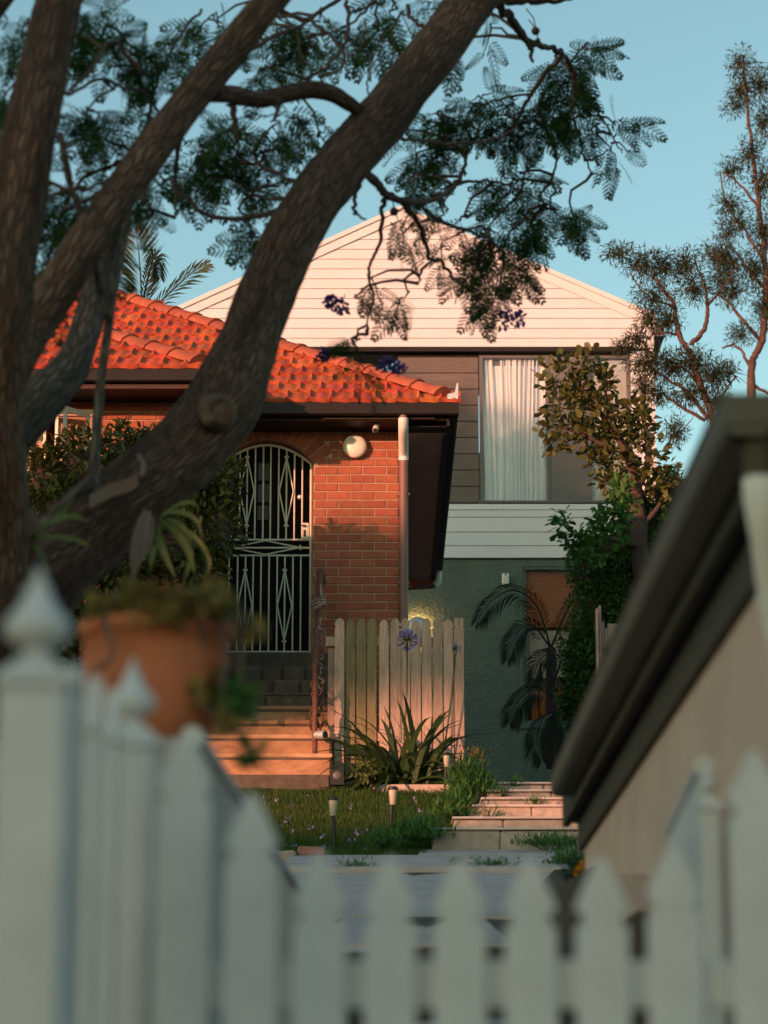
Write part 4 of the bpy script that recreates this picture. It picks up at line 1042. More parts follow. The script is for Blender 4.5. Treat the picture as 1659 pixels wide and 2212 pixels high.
# ------------------------------------------------------------------ jacaranda
jac = thing('jacaranda_tree', 'big leaning jacaranda with several bare limbs and feathery leaves before the house', 'tree', at(-40, 1400, 11.4))
def jacaranda():
    B_ = M['limb_bark']
    limb('trunk', B_, jac, [(-80, 1560, 330, 11.4), (-30, 1390, 300, 11.4), (60, 1270, 230, 11.4), (170, 1165, 188, 11.5), (285, 1070, 168, 11.6), (395, 975, 168, 11.7), (470, 890, 172, 11.8), (515, 790, 150, 11.9), (552, 700, 130, 12), (595, 590, 126, 12.1), (655, 470, 124, 12.2), (735, 360, 122, 12.4), (825, 255, 118, 12.6), (915, 140, 112, 12.8), (1000, 30, 108, 13), (1070, -70, 100, 13.2), (1180, -260, 80, 13.5)], 28, .09, 9, freq=4)
    limb('limb', B_, jac, [(-130, 1060, 120, 10.9), (-60, 930, 116, 10.9), (10, 810, 100, 10.9), (75, 700, 94, 11), (155, 570, 92, 11), (245, 440, 88, 11.1), (335, 315, 84, 11.2), (430, 190, 80, 11.3), (520, 80, 76, 11.4), (610, -30, 72, 11.5), (720, -180, 60, 11.8)], 20, .09, 8, freq=5)
    limb('limb', B_, jac, [(-30, 1400, 150, 10.6), (5, 1180, 120, 10.4), (0, 1000, 120, 10.2), (-8, 850, 130, 10.1), (0, 680, 140, 10), (22, 500, 138, 10), (58, 320, 126, 10), (95, 150, 116, 10.1), (128, 0, 108, 10.2), (160, -150, 96, 10.4)], 22, .09, 8, freq=5)
    limb('limb', B_, jac, [(-60, 60, 60, 10.6), (-5, 0, 62, 10.6), (60, -90, 60, 10.8)], 14, .09)
    limb('limb', M['limb_grey'], jac, [(-60, 1060, 120, 11.3), (10, 950, 118, 11.3), (85, 870, 104, 11.4), (150, 800, 82, 11.5), (182, 720, 72, 11.6), (205, 640, 64, 11.7), (225, 560, 54, 11.8), (250, 480, 44, 12), (290, 380, 34, 12.3), (320, 300, 24, 12.6)], 18, .12, 8, freq=5)
    limb('stem', M['limb_grey'], jac, [(195, 1062, 44, 11.2), (204, 1000, 26, 11.2), (210, 920, 22, 11.2), (218, 820, 22, 11.2), (232, 720, 22, 11.2), (246, 620, 22, 11.2), (262, 545, 20, 11.3), (276, 470, 16, 11.5), (292, 400, 12, 11.6)], 10, .15, 6, freq=8)
    limb('stem', M['limb_grey'], jac, [(236, 690, 22, 11.15), (214, 610, 18, 11.1), (196, 520, 14, 11.1), (150, 400, 12, 11.1), (128, 290, 10, 11.1)], 8, .15, 6, freq=8)
    limb('root', M['limb_grey'], jac, [(200, 1040, 30, 11.05), (150, 1075, 26, 11.0), (110, 1120, 24, 11.0), (60, 1160, 22, 11)], 8, .2, 5, freq=8)
    limb('limb', B_, jac, [(455, 200, 44, 11.6), (500, 205, 42, 11.8), (560, 214, 40, 12), (620, 202, 40, 12.1), (675, 194, 42, 12.2), (720, 204, 38, 12.3), (755, 225, 34, 12.4), (785, 245, 30, 12.5)], 14, .16, 6, freq=7)
    T = M['twig']
    tw = [
     [(503, 215, 16, 12), (506, 260, 13, 12), (512, 310, 8, 12)], [(605, 215, 16, 12), (598, 240, 10, 12), (592, 262, 5, 12)],
     [(395, 270, 12, 12.5), (385, 320, 11, 12.6), (378, 380, 9, 12.7), (380, 440, 7, 12.7), (378, 470, 4, 12.7)],
     [(380, 415, 8, 13), (415, 435, 9, 13), (430, 458, 10, 13), (490, 472, 11, 13), (560, 466, 14, 12.8), (600, 455, 16, 12.6)],
     [(500, 360, 8, 13.5), (540, 352, 9, 13.5), (590, 370, 10, 13.2), (640, 395, 12, 12.8)], [(500, 385, 6, 13.5), (535, 405, 7, 13.5), (560, 425, 8, 13.3), (610, 430, 10, 12.9)],
     [(480, 180, 14, 12.5), (540, 110, 12, 12.8), (600, 75, 10, 13), (640, 60, 9, 13.2), (700, 20, 10, 13.5), (760, -20, 10, 13.6)],
     [(600, 35, 8, 13), (650, 38, 9, 13), (700, 65, 9, 13), (740, 110, 8, 13), (735, 150, 7, 13), (690, 165, 6, 13)], [(750, 0, 10, 13.2), (752, 60, 9, 13.2), (738, 105, 8, 13.2), (700, 148, 7, 13.2), (660, 170, 5, 13.3)],
     [(640, 60, 7, 13.2), (650, 120, 6, 13.2), (672, 150, 5, 13.2)], [(700, 75, 6, 13.4), (760, 50, 6, 13.4), (800, 10, 7, 13.4), (830, -10, 7, 13.4)], [(790, 40, 5, 13.2), (785, 90, 5, 13.2), (750, 130, 4, 13.2), (733, 160, 3, 13.2)],
     [(828, 70, 4, 13.2), (800, 130, 4, 13.2), (795, 180, 4, 13.2), (793, 225, 5, 13)],
     [(880, 10, 10, 13), (890, 40, 9, 13), (912, 58, 10, 12.9)], [(868, 25, 7, 13), (845, 70, 5, 13.1), (852, 110, 4, 13.1), (840, 150, 3, 13.1)],
     [(310, 160, 12, 11.5), (240, 90, 10, 11.4), (190, 160, 9, 11.2), (150, 195, 10, 10.8)], [(310, 440, 10, 11.6), (315, 300, 9, 12), (330, 210, 8, 12.2), (360, 130, 8, 12.3), (400, 60, 7, 12.5), (440, 20, 6, 12.6)],
     [(150, 205, 8, 11.2), (215, 172, 8, 11.4), (270, 190, 8, 11.5), (316, 205, 8, 11.7), (355, 260, 6, 12)],
     [(130, 290, 12, 10.8), (140, 330, 12, 10.8), (155, 400, 12, 10.9), (165, 440, 12, 10.9)], [(90, 440, 12, 10.6), (120, 420, 9, 10.8), (170, 410, 8, 11), (240, 390, 7, 11.2)],
     # right side
     [(1060, 6, 22, 13.2), (1100, 2, 18, 13.3), (1160, 4, 14, 13.4), (1235, -2, 8, 13.5)],
     [(1074, 10, 20, 13.3), (1105, 42, 20, 13.6), (1135, 84, 18, 13.9), (1165, 97, 16, 14.1), (1200, 108, 13, 14.3), (1222, 126, 11, 14.5), (1240, 165, 8, 14.7), (1235, 230, 6, 14.8), (1252, 290, 5, 15)],
     [(1138, 88, 12, 13.9), (1147, 108, 10, 14), (1148, 132, 7, 14)],
     [(1215, 122, 11, 14.4), (1180, 155, 10, 14.5), (1150, 200, 9, 14.6), (1125, 245, 8, 14.7), (1100, 290, 6, 14.8)], [(1150, 203, 7, 14.6), (1100, 210, 6, 14.7), (1050, 222, 5, 14.8)],
     [(1252, 290, 5, 15), (1258, 330, 5, 15), (1267, 346, 5, 15), (1290, 340, 4, 15), (1316, 322, 4, 15)], [(1267, 346, 4, 15), (1279, 374, 4, 15), (1300, 376, 3, 15), (1314, 388, 2, 15)],
     [(1160, 230, 7, 14.8), (1190, 300, 6, 15), (1202, 345, 6, 15), (1190, 395, 5, 15)], [(1240, 190, 6, 14.8), (1290, 240, 5, 15), (1320, 290, 4, 15), (1345, 330, 3, 15)],
     [(868, 298, 9, 13.6), (920, 306, 8, 13.8), (985, 310, 8, 14), (1050, 304, 7, 14.2), (1112, 282, 6, 14.4)],
     [(785, 370, 22, 12.8), (815, 398, 20, 13.2), (838, 422, 18, 13.5), (862, 432, 16, 13.7), (886, 456, 13, 13.9), (905, 485, 10, 14), (918, 520, 9, 14.1), (930, 560, 9, 14.2), (953, 564, 8, 14.3), (980, 602, 7, 14.4), (1022, 628, 5, 14.5)],
     [(932, 562, 7, 14.2), (909, 588, 6, 14.3), (904, 612, 4, 14.3)],
     [(836, 420, 12, 13.5), (826, 450, 10, 13.6), (822, 520, 8, 13.7), (803, 562, 7, 13.8), (796, 598, 7, 13.8), (807, 638, 6, 13.9), (795, 690, 5, 13.9), (793, 722, 4, 14)],
     [(866, 432, 14, 13.7), (915, 436, 13, 14), (955, 424, 12, 14.2), (982, 400, 10, 14.4), (1000, 370, 9, 14.5), (1010, 330, 7, 14.6), (1030, 300, 5, 14.7)], [(985, 400, 8, 14.4), (1010, 392, 7, 14.5), (1050, 392, 6, 14.6), (1100, 400, 5, 14.7), (1180, 440, 4, 14.9)],
     [(905, 436, 9, 14), (930, 462, 8, 14.1), (962, 482, 8, 14.2), (1010, 498, 7, 14.4), (1060, 520, 5, 14.6)], [(955, 424, 6, 14.2), (958, 450, 5, 14.2), (950, 480, 4, 14.2)],
     [(775, 395, 12, 12.8), (765, 440, 9, 12.9), (768, 462, 6, 12.9), (790, 474, 4, 12.9)],
    ]
    for k, rows in enumerate(tw): limb('branch', T if rows[0][2] < 18 else B_, jac, rows, 8, .18, 6, .02, 8)
    # knobbly scar where an old limb was cut
    for (u, v, Y, r0) in ((478, 884, 11.46, .068),):
        c = at(u, v, Y)
        prof = [(r0*1.35, -.12), (r0*1.2, -.05), (r0*.98, -.015), (r0*.72, -.004), (r0*.5, -.022), (r0*.25, -.016), (.004, -.012)]
        MB().lathe(prof, c, 18, (0.25, -1, -.12)).build('branch_scar', M['bark'], jac, 'all')
        c2 = at(450, 905, 11.45); MB().lathe([(.03, -.05), (.028, 0), (.01, .012)], c2, 12, (0, -1, 0)).build('branch_scar', M['bark'], jac, 'all')
    # leaf sprays: (u, v, ru, rv, Y, leaves)
    sp = [(60, 60, 80, 80, 11.3, 30), (30, 190, 60, 120, 11.2, 44), (15, 380, 40, 120, 11.0, 26), (230, 50, 90, 60, 12, 52), (300, 120, 60, 80, 12, 46), (340, 170, 30, 80, 12.2, 22), (190, 235, 50, 70, 11.6, 40), (215, 300, 40, 50, 11.8, 14),
          (250, 140, 60, 40, 12, 20), (470, 40, 70, 50, 13.4, 40), (430, 100, 50, 40, 13.4, 20), (560, 150, 50, 50, 13.4, 26), (600, 30, 80, 40, 13.5, 40), (690, 90, 50, 50, 13.5, 24), (690, 40, 60, 40, 13.6, 24),
          (520, 290, 90, 50, 13.6, 66), (590, 270, 60, 60, 13.4, 40), (440, 330, 80, 50, 13.5, 50), (480, 365, 60, 40, 13.6, 30), (350, 390, 60, 40, 13.3, 34), (310, 250, 30, 50, 12.8, 14), (690, 290, 40, 40, 13.3, 16),
          (170, 400, 60, 40, 12, 40), (130, 480, 60, 40, 12, 44), (150, 540, 80, 50, 12, 56), (240, 500, 50, 70, 12.4, 40), (330, 455, 50, 30, 11.8, 18), (100, 580, 60, 50, 12, 40), (250, 390, 40, 40, 12.3, 16),
          (540, 470, 50, 30, 13.5, 20), (585, 400, 60, 25, 13.5, 18), (640, 330, 40, 30, 13.5, 8), (545, 510, 30, 20, 13.5, 8), (420, 420, 40, 20, 13.5, 8),
          (860, 20, 60, 40, 13.8, 26), (820, 60, 50, 40, 13.8, 20), (960, 110, 40, 40, 14, 8), (1060, 60, 40, 40, 14, 10), (930, 20, 40, 30, 14, 8),
          (1040, 220, 70, 45, 14.8, 46), (960, 245, 60, 45, 14.6, 32), (1110, 250, 60, 45, 14.8, 44), (1000, 270, 90, 30, 14.7, 30), (1210, 110, 40, 50, 14.8, 26), (1260, 100, 60, 40, 15, 34), (1240, 170, 70, 50, 15, 44), (1250, 250, 50, 55, 15, 44), (1215, 225, 40, 50, 15, 24),
          (1330, 270, 45, 30, 15.2, 22), (1320, 320, 40, 20, 15.2, 10), (1150, 280, 60, 40, 15, 30), (900, 330, 60, 50, 14.6, 28), (880, 280, 40, 40, 14.5, 24), (960, 340, 60, 30, 14.7, 24), (880, 390, 40, 30, 14.5, 12), (1100, 320, 50, 40, 15, 20),
          (1130, 385, 80, 35, 15.2, 38), (1100, 420, 60, 40, 15.1, 26), (1190, 450, 60, 40, 15.3, 44), (1240, 475, 35, 25, 15.4, 22), (1150, 480, 60, 30, 15.2, 26), (910, 405, 50, 25, 14.6, 10), (950, 445, 40, 25, 14.7, 10), (1000, 470, 50, 25, 14.9, 8),
          (1050, 495, 60, 30, 15, 30), (1085, 540, 60, 35, 15.1, 36), (1020, 540, 60, 40, 15, 10), (1120, 545, 40, 30, 15.2, 18), (960, 520, 50, 40, 14.9, 6), (1040, 600, 45, 45, 15, 24), (1020, 650, 35, 40, 15, 22), (1075, 640, 35, 40, 15, 18),
          (870, 505, 20, 30, 14.4, 3), (880, 630, 34, 40, 14.6, 14), (800, 600, 30, 30, 14.4, 7), (770, 640, 35, 20, 14.4, 6), (770, 735, 40, 25, 14.4, 12), (780, 775, 30, 25, 14.4, 8), (850, 460, 25, 20, 14.4, 4)]
    P, D, S = [], [], []; twigs = MB()
    nodes = [at(u, v, Y) for rows in tw for (u, v, w_, Y) in spline(rows, 3)]
    for (u, v, ru, rv, Y, n) in sp:
        c = at(u, v, Y); k = ppm(Y); rx, rz = ru/k, rv/k
        near = min(nodes, key=lambda q: (q - c).length); gap = (near - c).length
        if gap > .08:
            mid = (near + c)/2 + Vector((RNG.normal()*.06, RNG.normal()*.05, gap*.12))
            twigs.tube([near, near.lerp(mid, .55) + Vector((RNG.normal()*.02, 0, .015)), mid, mid.lerp(c, .5) + Vector((RNG.normal()*.02, 0, .02)), c], [.011, .009, .008, .007, .005], 5, caps=False)
        nt = max(2, n//7)
        for j in range(nt):
            st = c + Vector((RNG.normal()*rx*.12, RNG.normal()*.05, RNG.normal()*rz*.12))
            a = RNG.uniform(0, 2*math.pi); dr = Vector((math.cos(a)*rx, RNG.normal()*.2, math.sin(a)*rz*.9 - .03))
            ln = dr.length*RNG.uniform(.45, .95); dr.normalize(); pts = []; p = st.copy(); m = 5
            for q in range(m + 1):
                pts.append(p.copy()); dd = dr + Vector((RNG.normal(), RNG.normal(), RNG.normal()))*.4 + Vector((0, 0, -.12*q)); p = p + dd.normalized()*ln/m
            twigs.tube(pts, [.0065 - .0045*q/m for q in range(m + 1)], 4, caps=False)
            per = max(2, round(n*.88/nt))
            for q in range(per):
                t = .35 + .65*RNG.random()**.6; i = min(m - 1, int(t*m)); pp = pts[i].lerp(pts[i+1], t*m - i)
                d = np.array([RNG.normal()*.75, RNG.normal()*.6, RNG.normal()*.4 - .55]) + np.array(dr)*.7
                P.append(pp[:]); D.append(d); S.append(RNG.uniform(.14, .25))
    scatter('crown', jac, M['l_jac'], bip_leaf(), np.array(P), np.array(D), np.array(S), RNG.normal(0, .9, len(P)))
    o = twigs.build('twigs', T, jac); tag(o, kind='stuff')
    # purple flower clusters and seed pods
    for (u, v, Y, r_) in ((735, 660, 14.4, 24), (1085, 690, 15, 30), (1118, 690, 15, 18), (832, 790, 14.4, 18), (860, 795, 14.4, 16), (700, 765, 14.4, 14), (45, 830, 11.5, 20), (650, 275, 13.4, 20), (960, 270, 14.8, 20), (715, 650, 14.4, 14), (1205, 268, 15, 14)):
        k = ppm(Y); foliage('flower_cluster', jac, M['f_purple'], 'petal', [pxblob(u, v, r_, r_*.75, Y)], 70, .032, .2, .3)
    for (u, v, Y) in ((1157, 67, 14), (851, 457, 13.8), (1162, 87, 14), (1216, 495, 15.2)):
        c = at(u, v, Y); r0 = .024 if v in (67, 457) else .014
        MB().lathe([(.002, -r0), (r0*.7, -r0*.75), (r0, -.2*r0), (r0*.95, .4*r0), (r0*.5, .9*r0), (.003, r0)], c, 12, (.3, -1, .2)).build('seed_pod', M['pod'], jac, 'all')
        MB().tube([c + Vector((0, 0, r0)), c + Vector((-.01, .01, r0 + .06)), c + Vector((-.05, .02, r0 + .12))], .0035, 5).build('pod_stalk', T, jac)
jacaranda()

# strap leaved ferns and rag tied to the jacaranda
def epiphytes():
    def strapleaf(b, rows, w0):
        q = spline(rows, 6); n = len(q)
        for i in range(n - 1):
            pass
        pts = [at(u, v, Y) for u, v, Y in q]; V = []; F = []
        for i, p in enumerate(pts):
            d = (pts[min(i+1, n-1)] - pts[max(0, i-1)]).normalized(); s = d.cross(Vector((.2, -1, .3))).normalized()
            w_ = .6*w0*math.sin(math.pi*(.12 + .86*i/(n-1)))**.8
            V += [p - s*w_, p + Vector((0, .012, -.006)), p + s*w_]
            if i: k = 3*i; F += [(k-3, k-2, k+1, k), (k-2, k-1, k+2, k+1)]
        return MB().add(V, F)
    c = at(345, 1120, 10.9)
    t = thing('staghorn_fern', 'pale green strap-leaved fern fixed under the leaning jacaranda limb', 'fern', c)
    for rows, w_ in (([(345,1115,10.9),(375,1105,10.8),(420,1120,10.7),(440,1170,10.7)], .022), ([(345,1120,10.9),(380,1150,10.8),(405,1190,10.75),(420,1240,10.7)], .03), ([(350,1115,10.9),(395,1140,10.8),(410,1200,10.8),(395,1260,10.8)], .026), ([(340,1130,10.9),(345,1170,10.8),(360,1210,10.75),(380,1250,10.7)], .028),
                     ([(335,1130,10.9),(330,1180,10.8),(325,1230,10.8)], .03), ([(350,1110,10.9),(385,1090,10.8),(410,1085,10.75),(430,1095,10.7)], .018), ([(350,1120,10.9),(420,1160,10.7),(450,1210,10.7),(445,1250,10.7)], .02)):
        strapleaf(None, rows, w_).build('leaf', M['l_fern'], t, 'all')
    for rows, w_ in (([(318,1100,10.85),(305,1150,10.8),(295,1200,10.8),(288,1245,10.8)], .055), ([(325,1110,10.85),(318,1160,10.8),(305,1215,10.8)], .04)):
        o = strapleaf(None, rows, w_).build('dry_leaf', M['cloth'], t, 'all'); o['label'] = 'dry papery brown hanging leaf'
    c = at(60, 1165, 10.7)
    t = thing('bird_nest_fern', 'arching fern growing on the trunk fork behind the tallest fence post', 'fern', c)
    for rows, w_ in (([(60,1170,10.7),(95,1135,10.6),(150,1115,10.5),(190,1125,10.5)], .03), ([(60,1165,10.7),(100,1160,10.6),(160,1165,10.5),(195,1180,10.5)], .025), ([(60,1165,10.7),(110,1130,10.6),(140,1100,10.6),(165,1060,10.6)], .02), ([(55,1165,10.7),(30,1150,10.6),(0,1170,10.5),(-30,1210,10.5)], .04), ([(55,1165,10.7),(40,1120,10.6),(10,1110,10.5),(-20,1120,10.5)], .03), ([(60,1170,10.7),(85,1190,10.6),(105,1230,10.5)], .025)):
        strapleaf(None, rows, w_).build('leaf', M['l_fern'], t, 'all')
    MB().lathe([(.12, -.1), (.14, 0), (.09, .08), (.02, .1)], at(30, 1150, 10.75), 16, (.2, -.6, .7)).build('root_ball', M['rust'], t, 'all')
    # rag strip
    pts = [at(u, v, 10.92) for u, v in ((195, 1085), (240, 1062), (285, 1048), (300, 1036))]
    b = MB(); V = []; F = []
    for i, p in enumerate(pts):
        V += [p + Vector((0, -.02, -.03)), p + Vector((0, -.03, .028))]
        if i: F.append((2*i-2, 2*i-1, 2*i+1, 2*i))
    V2 = [Vector(p) + Vector((0, .01, 0)) for p in V]; n = len(V)
    b.add(V + V2, F + [tuple(n + i for i in reversed(f)) for f in F])
    b.tube([at(305, 1030, 10.8), at(312, 1005, 10.85), at(300, 985, 10.9)], .012, 6)
    o = b.build('rag_strip', M['cloth'], None, True, origin=pts[0]); tag(o, 'pale brown rag strip tied round the leaning jacaranda limb', 'rag')
epiphytes()

# ------------------------------------------------------------------ other plants
def hedge_left():
    root = thing('camellia_hedge', 'dense dark glossy hedge below the casement window, left of the screen door', 'hedge', at(280, 1500, 23.6))
    bl = [pxblob(*a) for a in ((90, 1040, 70, 90, 23.8, .4), (170, 1010, 80, 80, 23.7, .4), (260, 980, 60, 60, 23.7, .4), (330, 970, 60, 50, 23.8, .4), (130, 1120, 90, 90, 23.5, .4), (260, 1080, 90, 90, 23.6, .4), (420, 1060, 80, 70, 23.6, .4), (475, 1040, 52, 66, 23.6, .35), (462, 1140, 66, 90, 23.6, .4), (440, 1240, 50, 60, 23.6, .35),
          (380, 1180, 90, 80, 23.5, .4), (430, 1230, 40, 50, 23.5, .3), (270, 1220, 90, 90, 23.4, .4), (160, 1240, 80, 90, 23.4, .4), (60, 1200, 70, 90, 23.4, .4), (260, 1350, 120, 90, 23.3, .4), (120, 1370, 90, 90, 23.3, .4))]
    foliage('leaves', root, M['l_hedge'], 'oval', bl, 10000, .085, .5, .1, .7)
    tips = [pxblob(*a) for a in ((265, 925, 18, 25, 23.5, .1), (325, 940, 14, 22, 23.6, .1), (160, 945, 22, 28, 23.5, .15), (205, 940, 20, 22, 23.5, .1), (85, 970, 20, 22, 23.6, .1), (500, 1010, 22, 25, 23.5, .1))]
    foliage('tip_leaves', root, M['l_hedge'], 'oval', tips, 260, .075, .3, -.2, .6)
    st = MB()
    for u in (90, 160, 230, 300, 370, 430): st.tube([at(u, 1500, 23.6), at(u + 10, 1350, 23.6), at(u - 6, 1200, 23.65), at(u + 8, 1060, 23.7)], [.03, .025, .02, .01], 6, .2)
    st.build('stems', M['twig'], root)
    core = MB()
    for c, r in bl: core.lathe([(.01, -r[2]*.62), (r[0]*.45, -r[2]*.42), (r[0]*.6, 0), (r[0]*.45, r[2]*.42), (.01, r[2]*.62)], c + Vector((0, .1, 0)), 8)
    core.build('inner_twigs', M['twig'], root)
hedge_left()
def shrub_right():
    root = thing('round_leaf_shrub', 'tall shrub with round bronze-green leaves and a dark trunk before the curtained window', 'shrub', at(1380, 1250, 31))
    Y = 31
    bl = [pxblob(*a) for a in ((1215, 810, 55, 45, Y, .3), (1265, 790, 40, 35, Y, .3), (1300, 830, 38, 50, Y, .25), (1230, 880, 60, 50, Y, .4), (1290, 900, 60, 45, Y, .4), (1340, 930, 60, 60, Y, .4), (1270, 950, 60, 40, Y, .4), (1185, 925, 30, 20, Y, .2), (1200, 960, 30, 25, Y, .2), (1390, 920, 35, 50, Y, .3), (1400, 990, 40, 50, Y, .3), (1330, 1000, 50, 40, Y, .35), (1290, 1000, 30, 25, Y, .2), (1370, 890, 30, 30, Y, .2), (1375, 1050, 60, 45, Y, .3), (1440, 1040, 35, 60, Y, .3), (1310, 1040, 22, 20, Y, .15))]
    foliage('leaves', root, M['l_shrub'], 'round', bl, 1900, .115, .3, -.1, .8)
    low = [pxblob(*a) for a in ((1215, 1130, 25, 35, Y-1, .2), (1240, 1165, 35, 30, Y-1, .25), (1290, 1140, 30, 40, Y-1, .25), (1330, 1120, 40, 50, Y-1, .3), (1270, 1190, 60, 30, Y-1, .3), (1340, 1080, 35, 50, Y-1, .25))]
    foliage('low_leaves', root, M['l_green'], 'round', low, 650, .10, .2, -.2, .8)
    for rows in ([(1385, 1250, 40, Y), (1378, 1120, 36, Y), (1370, 1040, 30, Y), (1355, 980, 22, Y), (1320, 920, 14, Y), (1270, 860, 9, Y), (1235, 790, 5, Y)], [(1372, 1060, 22, Y), (1400, 1000, 16, Y), (1395, 930, 10, Y), (1380, 880, 6, Y)],
                 [(1355, 980, 14, Y), (1300, 960, 10, Y), (1240, 930, 7, Y), (1180, 920, 4, Y)], [(1320, 920, 9, Y), (1310, 860, 7, Y), (1300, 800, 4, Y)], [(1376, 1080, 14, Y), (1330, 1050, 9, Y), (1300, 1040, 5, Y)], [(1382, 1180, 16, Y), (1300, 1160, 10, Y-.5), (1240, 1150, 6, Y-.8), (1215, 1110, 4, Y-1)], [(1385, 1140, 12, Y), (1430, 1080, 9, Y), (1445, 1010, 5, Y)]):
        limb('stem', M['twig'], root, rows, 8, .15, 5)
shrub_right()
def hedge_right():
    root = thing('leafy_green_hedge', 'dense bright green hedge between the lower window and the sloping garage roof', 'hedge', at(1330, 1560, 31.5))
    Y = 31.5
    bl = [pxblob(*a) for a in ((1268, 1230, 48, 60, Y, .5), (1320, 1190, 80, 60, Y, .5), (1400, 1140, 70, 70, Y, .5), (1300, 1320, 75, 80, Y, .6), (1360, 1280, 90, 90, Y, .6), (1256, 1400, 50, 70, Y, .5), (1295, 1440, 85, 80, Y, .5), (1400, 1120, 50, 60, Y, .4), (1450, 1070, 40, 60, Y, .4), (1350, 1400, 90, 80, Y, .5), (1258, 1510, 60, 60, Y, .4), (1300, 1550, 90, 70, Y, .4), (1420, 1230, 80, 80, Y, .5))]
    foliage('leaves', root, M['l_green'], 'small', bl, 22000, .062, .5, .1, .8)
    core = MB()
    for c, r in bl: core.lathe([(.01, -r[2]*.7), (r[0]*.5, -r[2]*.5), (r[0]*.65, 0), (r[0]*.5, r[2]*.5), (.01, r[2]*.7)], c + Vector((0, .15, 0)), 8)
    core.build('inner_twigs', M['twig'], root)
hedge_right()
def frond(b, rows, ll, n=34, droop=.6, wid=.012, vee=.5, sgs=(-1, 1)):
    q = spline(rows, 8); pts = [at(u, v, Y) for u, v, Y in q]; m = len(pts)
    b.tube(pts, [.014*(1 - .8*i/m) + .002 for i in range(m)], 5)
    for i in range(n):
        t = .12 + .88*i/(n-1); k = min(m - 2, int(t*(m-1))); p = pts[k].lerp(pts[k+1], t*(m-1) - k)
        d = (pts[k+1] - pts[k]).normalized(); s = d.cross(Vector((0, -1, .15))).normalized()
        L = ll*math.sin(math.pi*(.15 + .8*t))**.7*random.uniform(.85, 1.1)
        for sg in sgs:
            e = (d*.75 + s*sg*vee + Vector((0, random.uniform(-.3, .3), 0))).normalized(); tip = p + e*L + Vector((0, 0, -droop*L)); mid = p + e*L*.55 + Vector((0, 0, -droop*L*.22))
            wv = e.cross(Vector((0, 1, 0))).normalized()*wid
            b.add([p, mid + wv, tip, mid - wv], [(0, 1, 2, 3)])
def palms():
    Y = 33.5
    root = thing('garden_palm', 'dark drooping palm in front of the lower window of the green wall', 'palm', at(1195, 1640, Y))
    for rows in ([(1190,1400,Y),(1160,1310,Y-.2),(1110,1275,Y-.4),(1060,1300,Y-.5),(1028,1345,Y-.5)], [(1190,1400,Y),(1150,1350,Y-.3),(1115,1370,Y-.5),(1095,1425,Y-.5)], [(1190,1400,Y),(1230,1310,Y-.2),(1270,1270,Y-.3),(1310,1290,Y-.4)], [(1195,1500,Y),(1150,1490,Y-.4),(1115,1520,Y-.6),(1100,1560,Y-.6)],
                 [(1195,1480,Y),(1210,1420,Y-.4),(1170,1420,Y-.6),(1150,1470,Y-.6)], [(1195,1500,Y),(1240,1450,Y-.4),(1260,1470,Y-.6),(1270,1530,Y-.6)], [(1195,1540,Y),(1170,1560,Y-.5),(1160,1600,Y-.6),(1170,1640,Y-.6)], [(1195,1520,Y),(1220,1560,Y-.5),(1225,1620,Y-.6)]):
        b = MB(); frond(b, rows, .30, 40, .5, .009, .6); b.build('frond', M['l_palm'], root)
    b = MB(); b.tube([at(1195, 1660, Y), at(1192, 1540, Y), at(1190, 1400, Y)], [.09, .08, .06], 10, .2); b.build('trunk', M['twig'], root)
    Y = 33
    root = thing('tall_palm', 'sunlit palm showing two fronds above the tiled roof', 'palm', at(305, 760, Y))
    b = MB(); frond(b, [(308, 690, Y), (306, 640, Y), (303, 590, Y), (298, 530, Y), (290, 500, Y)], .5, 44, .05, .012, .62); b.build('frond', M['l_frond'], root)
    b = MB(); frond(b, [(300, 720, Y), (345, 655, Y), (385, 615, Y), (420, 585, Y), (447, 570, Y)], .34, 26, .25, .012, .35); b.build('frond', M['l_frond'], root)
    b = MB(); frond(b, [(300, 690, Y), (320, 600, Y-.2), (335, 555, Y-.3), (345, 595, Y-.4)], .3, 26, .5, .012, .4); b.build('frond', M['l_palm'], root)
    b = MB(); b.tube([at(300, 1100, Y), at(302, 800, Y), at(304, 650, Y)], [.14, .12, .08], 10, .2); b.build('trunk', M['twig'], root)
palms()
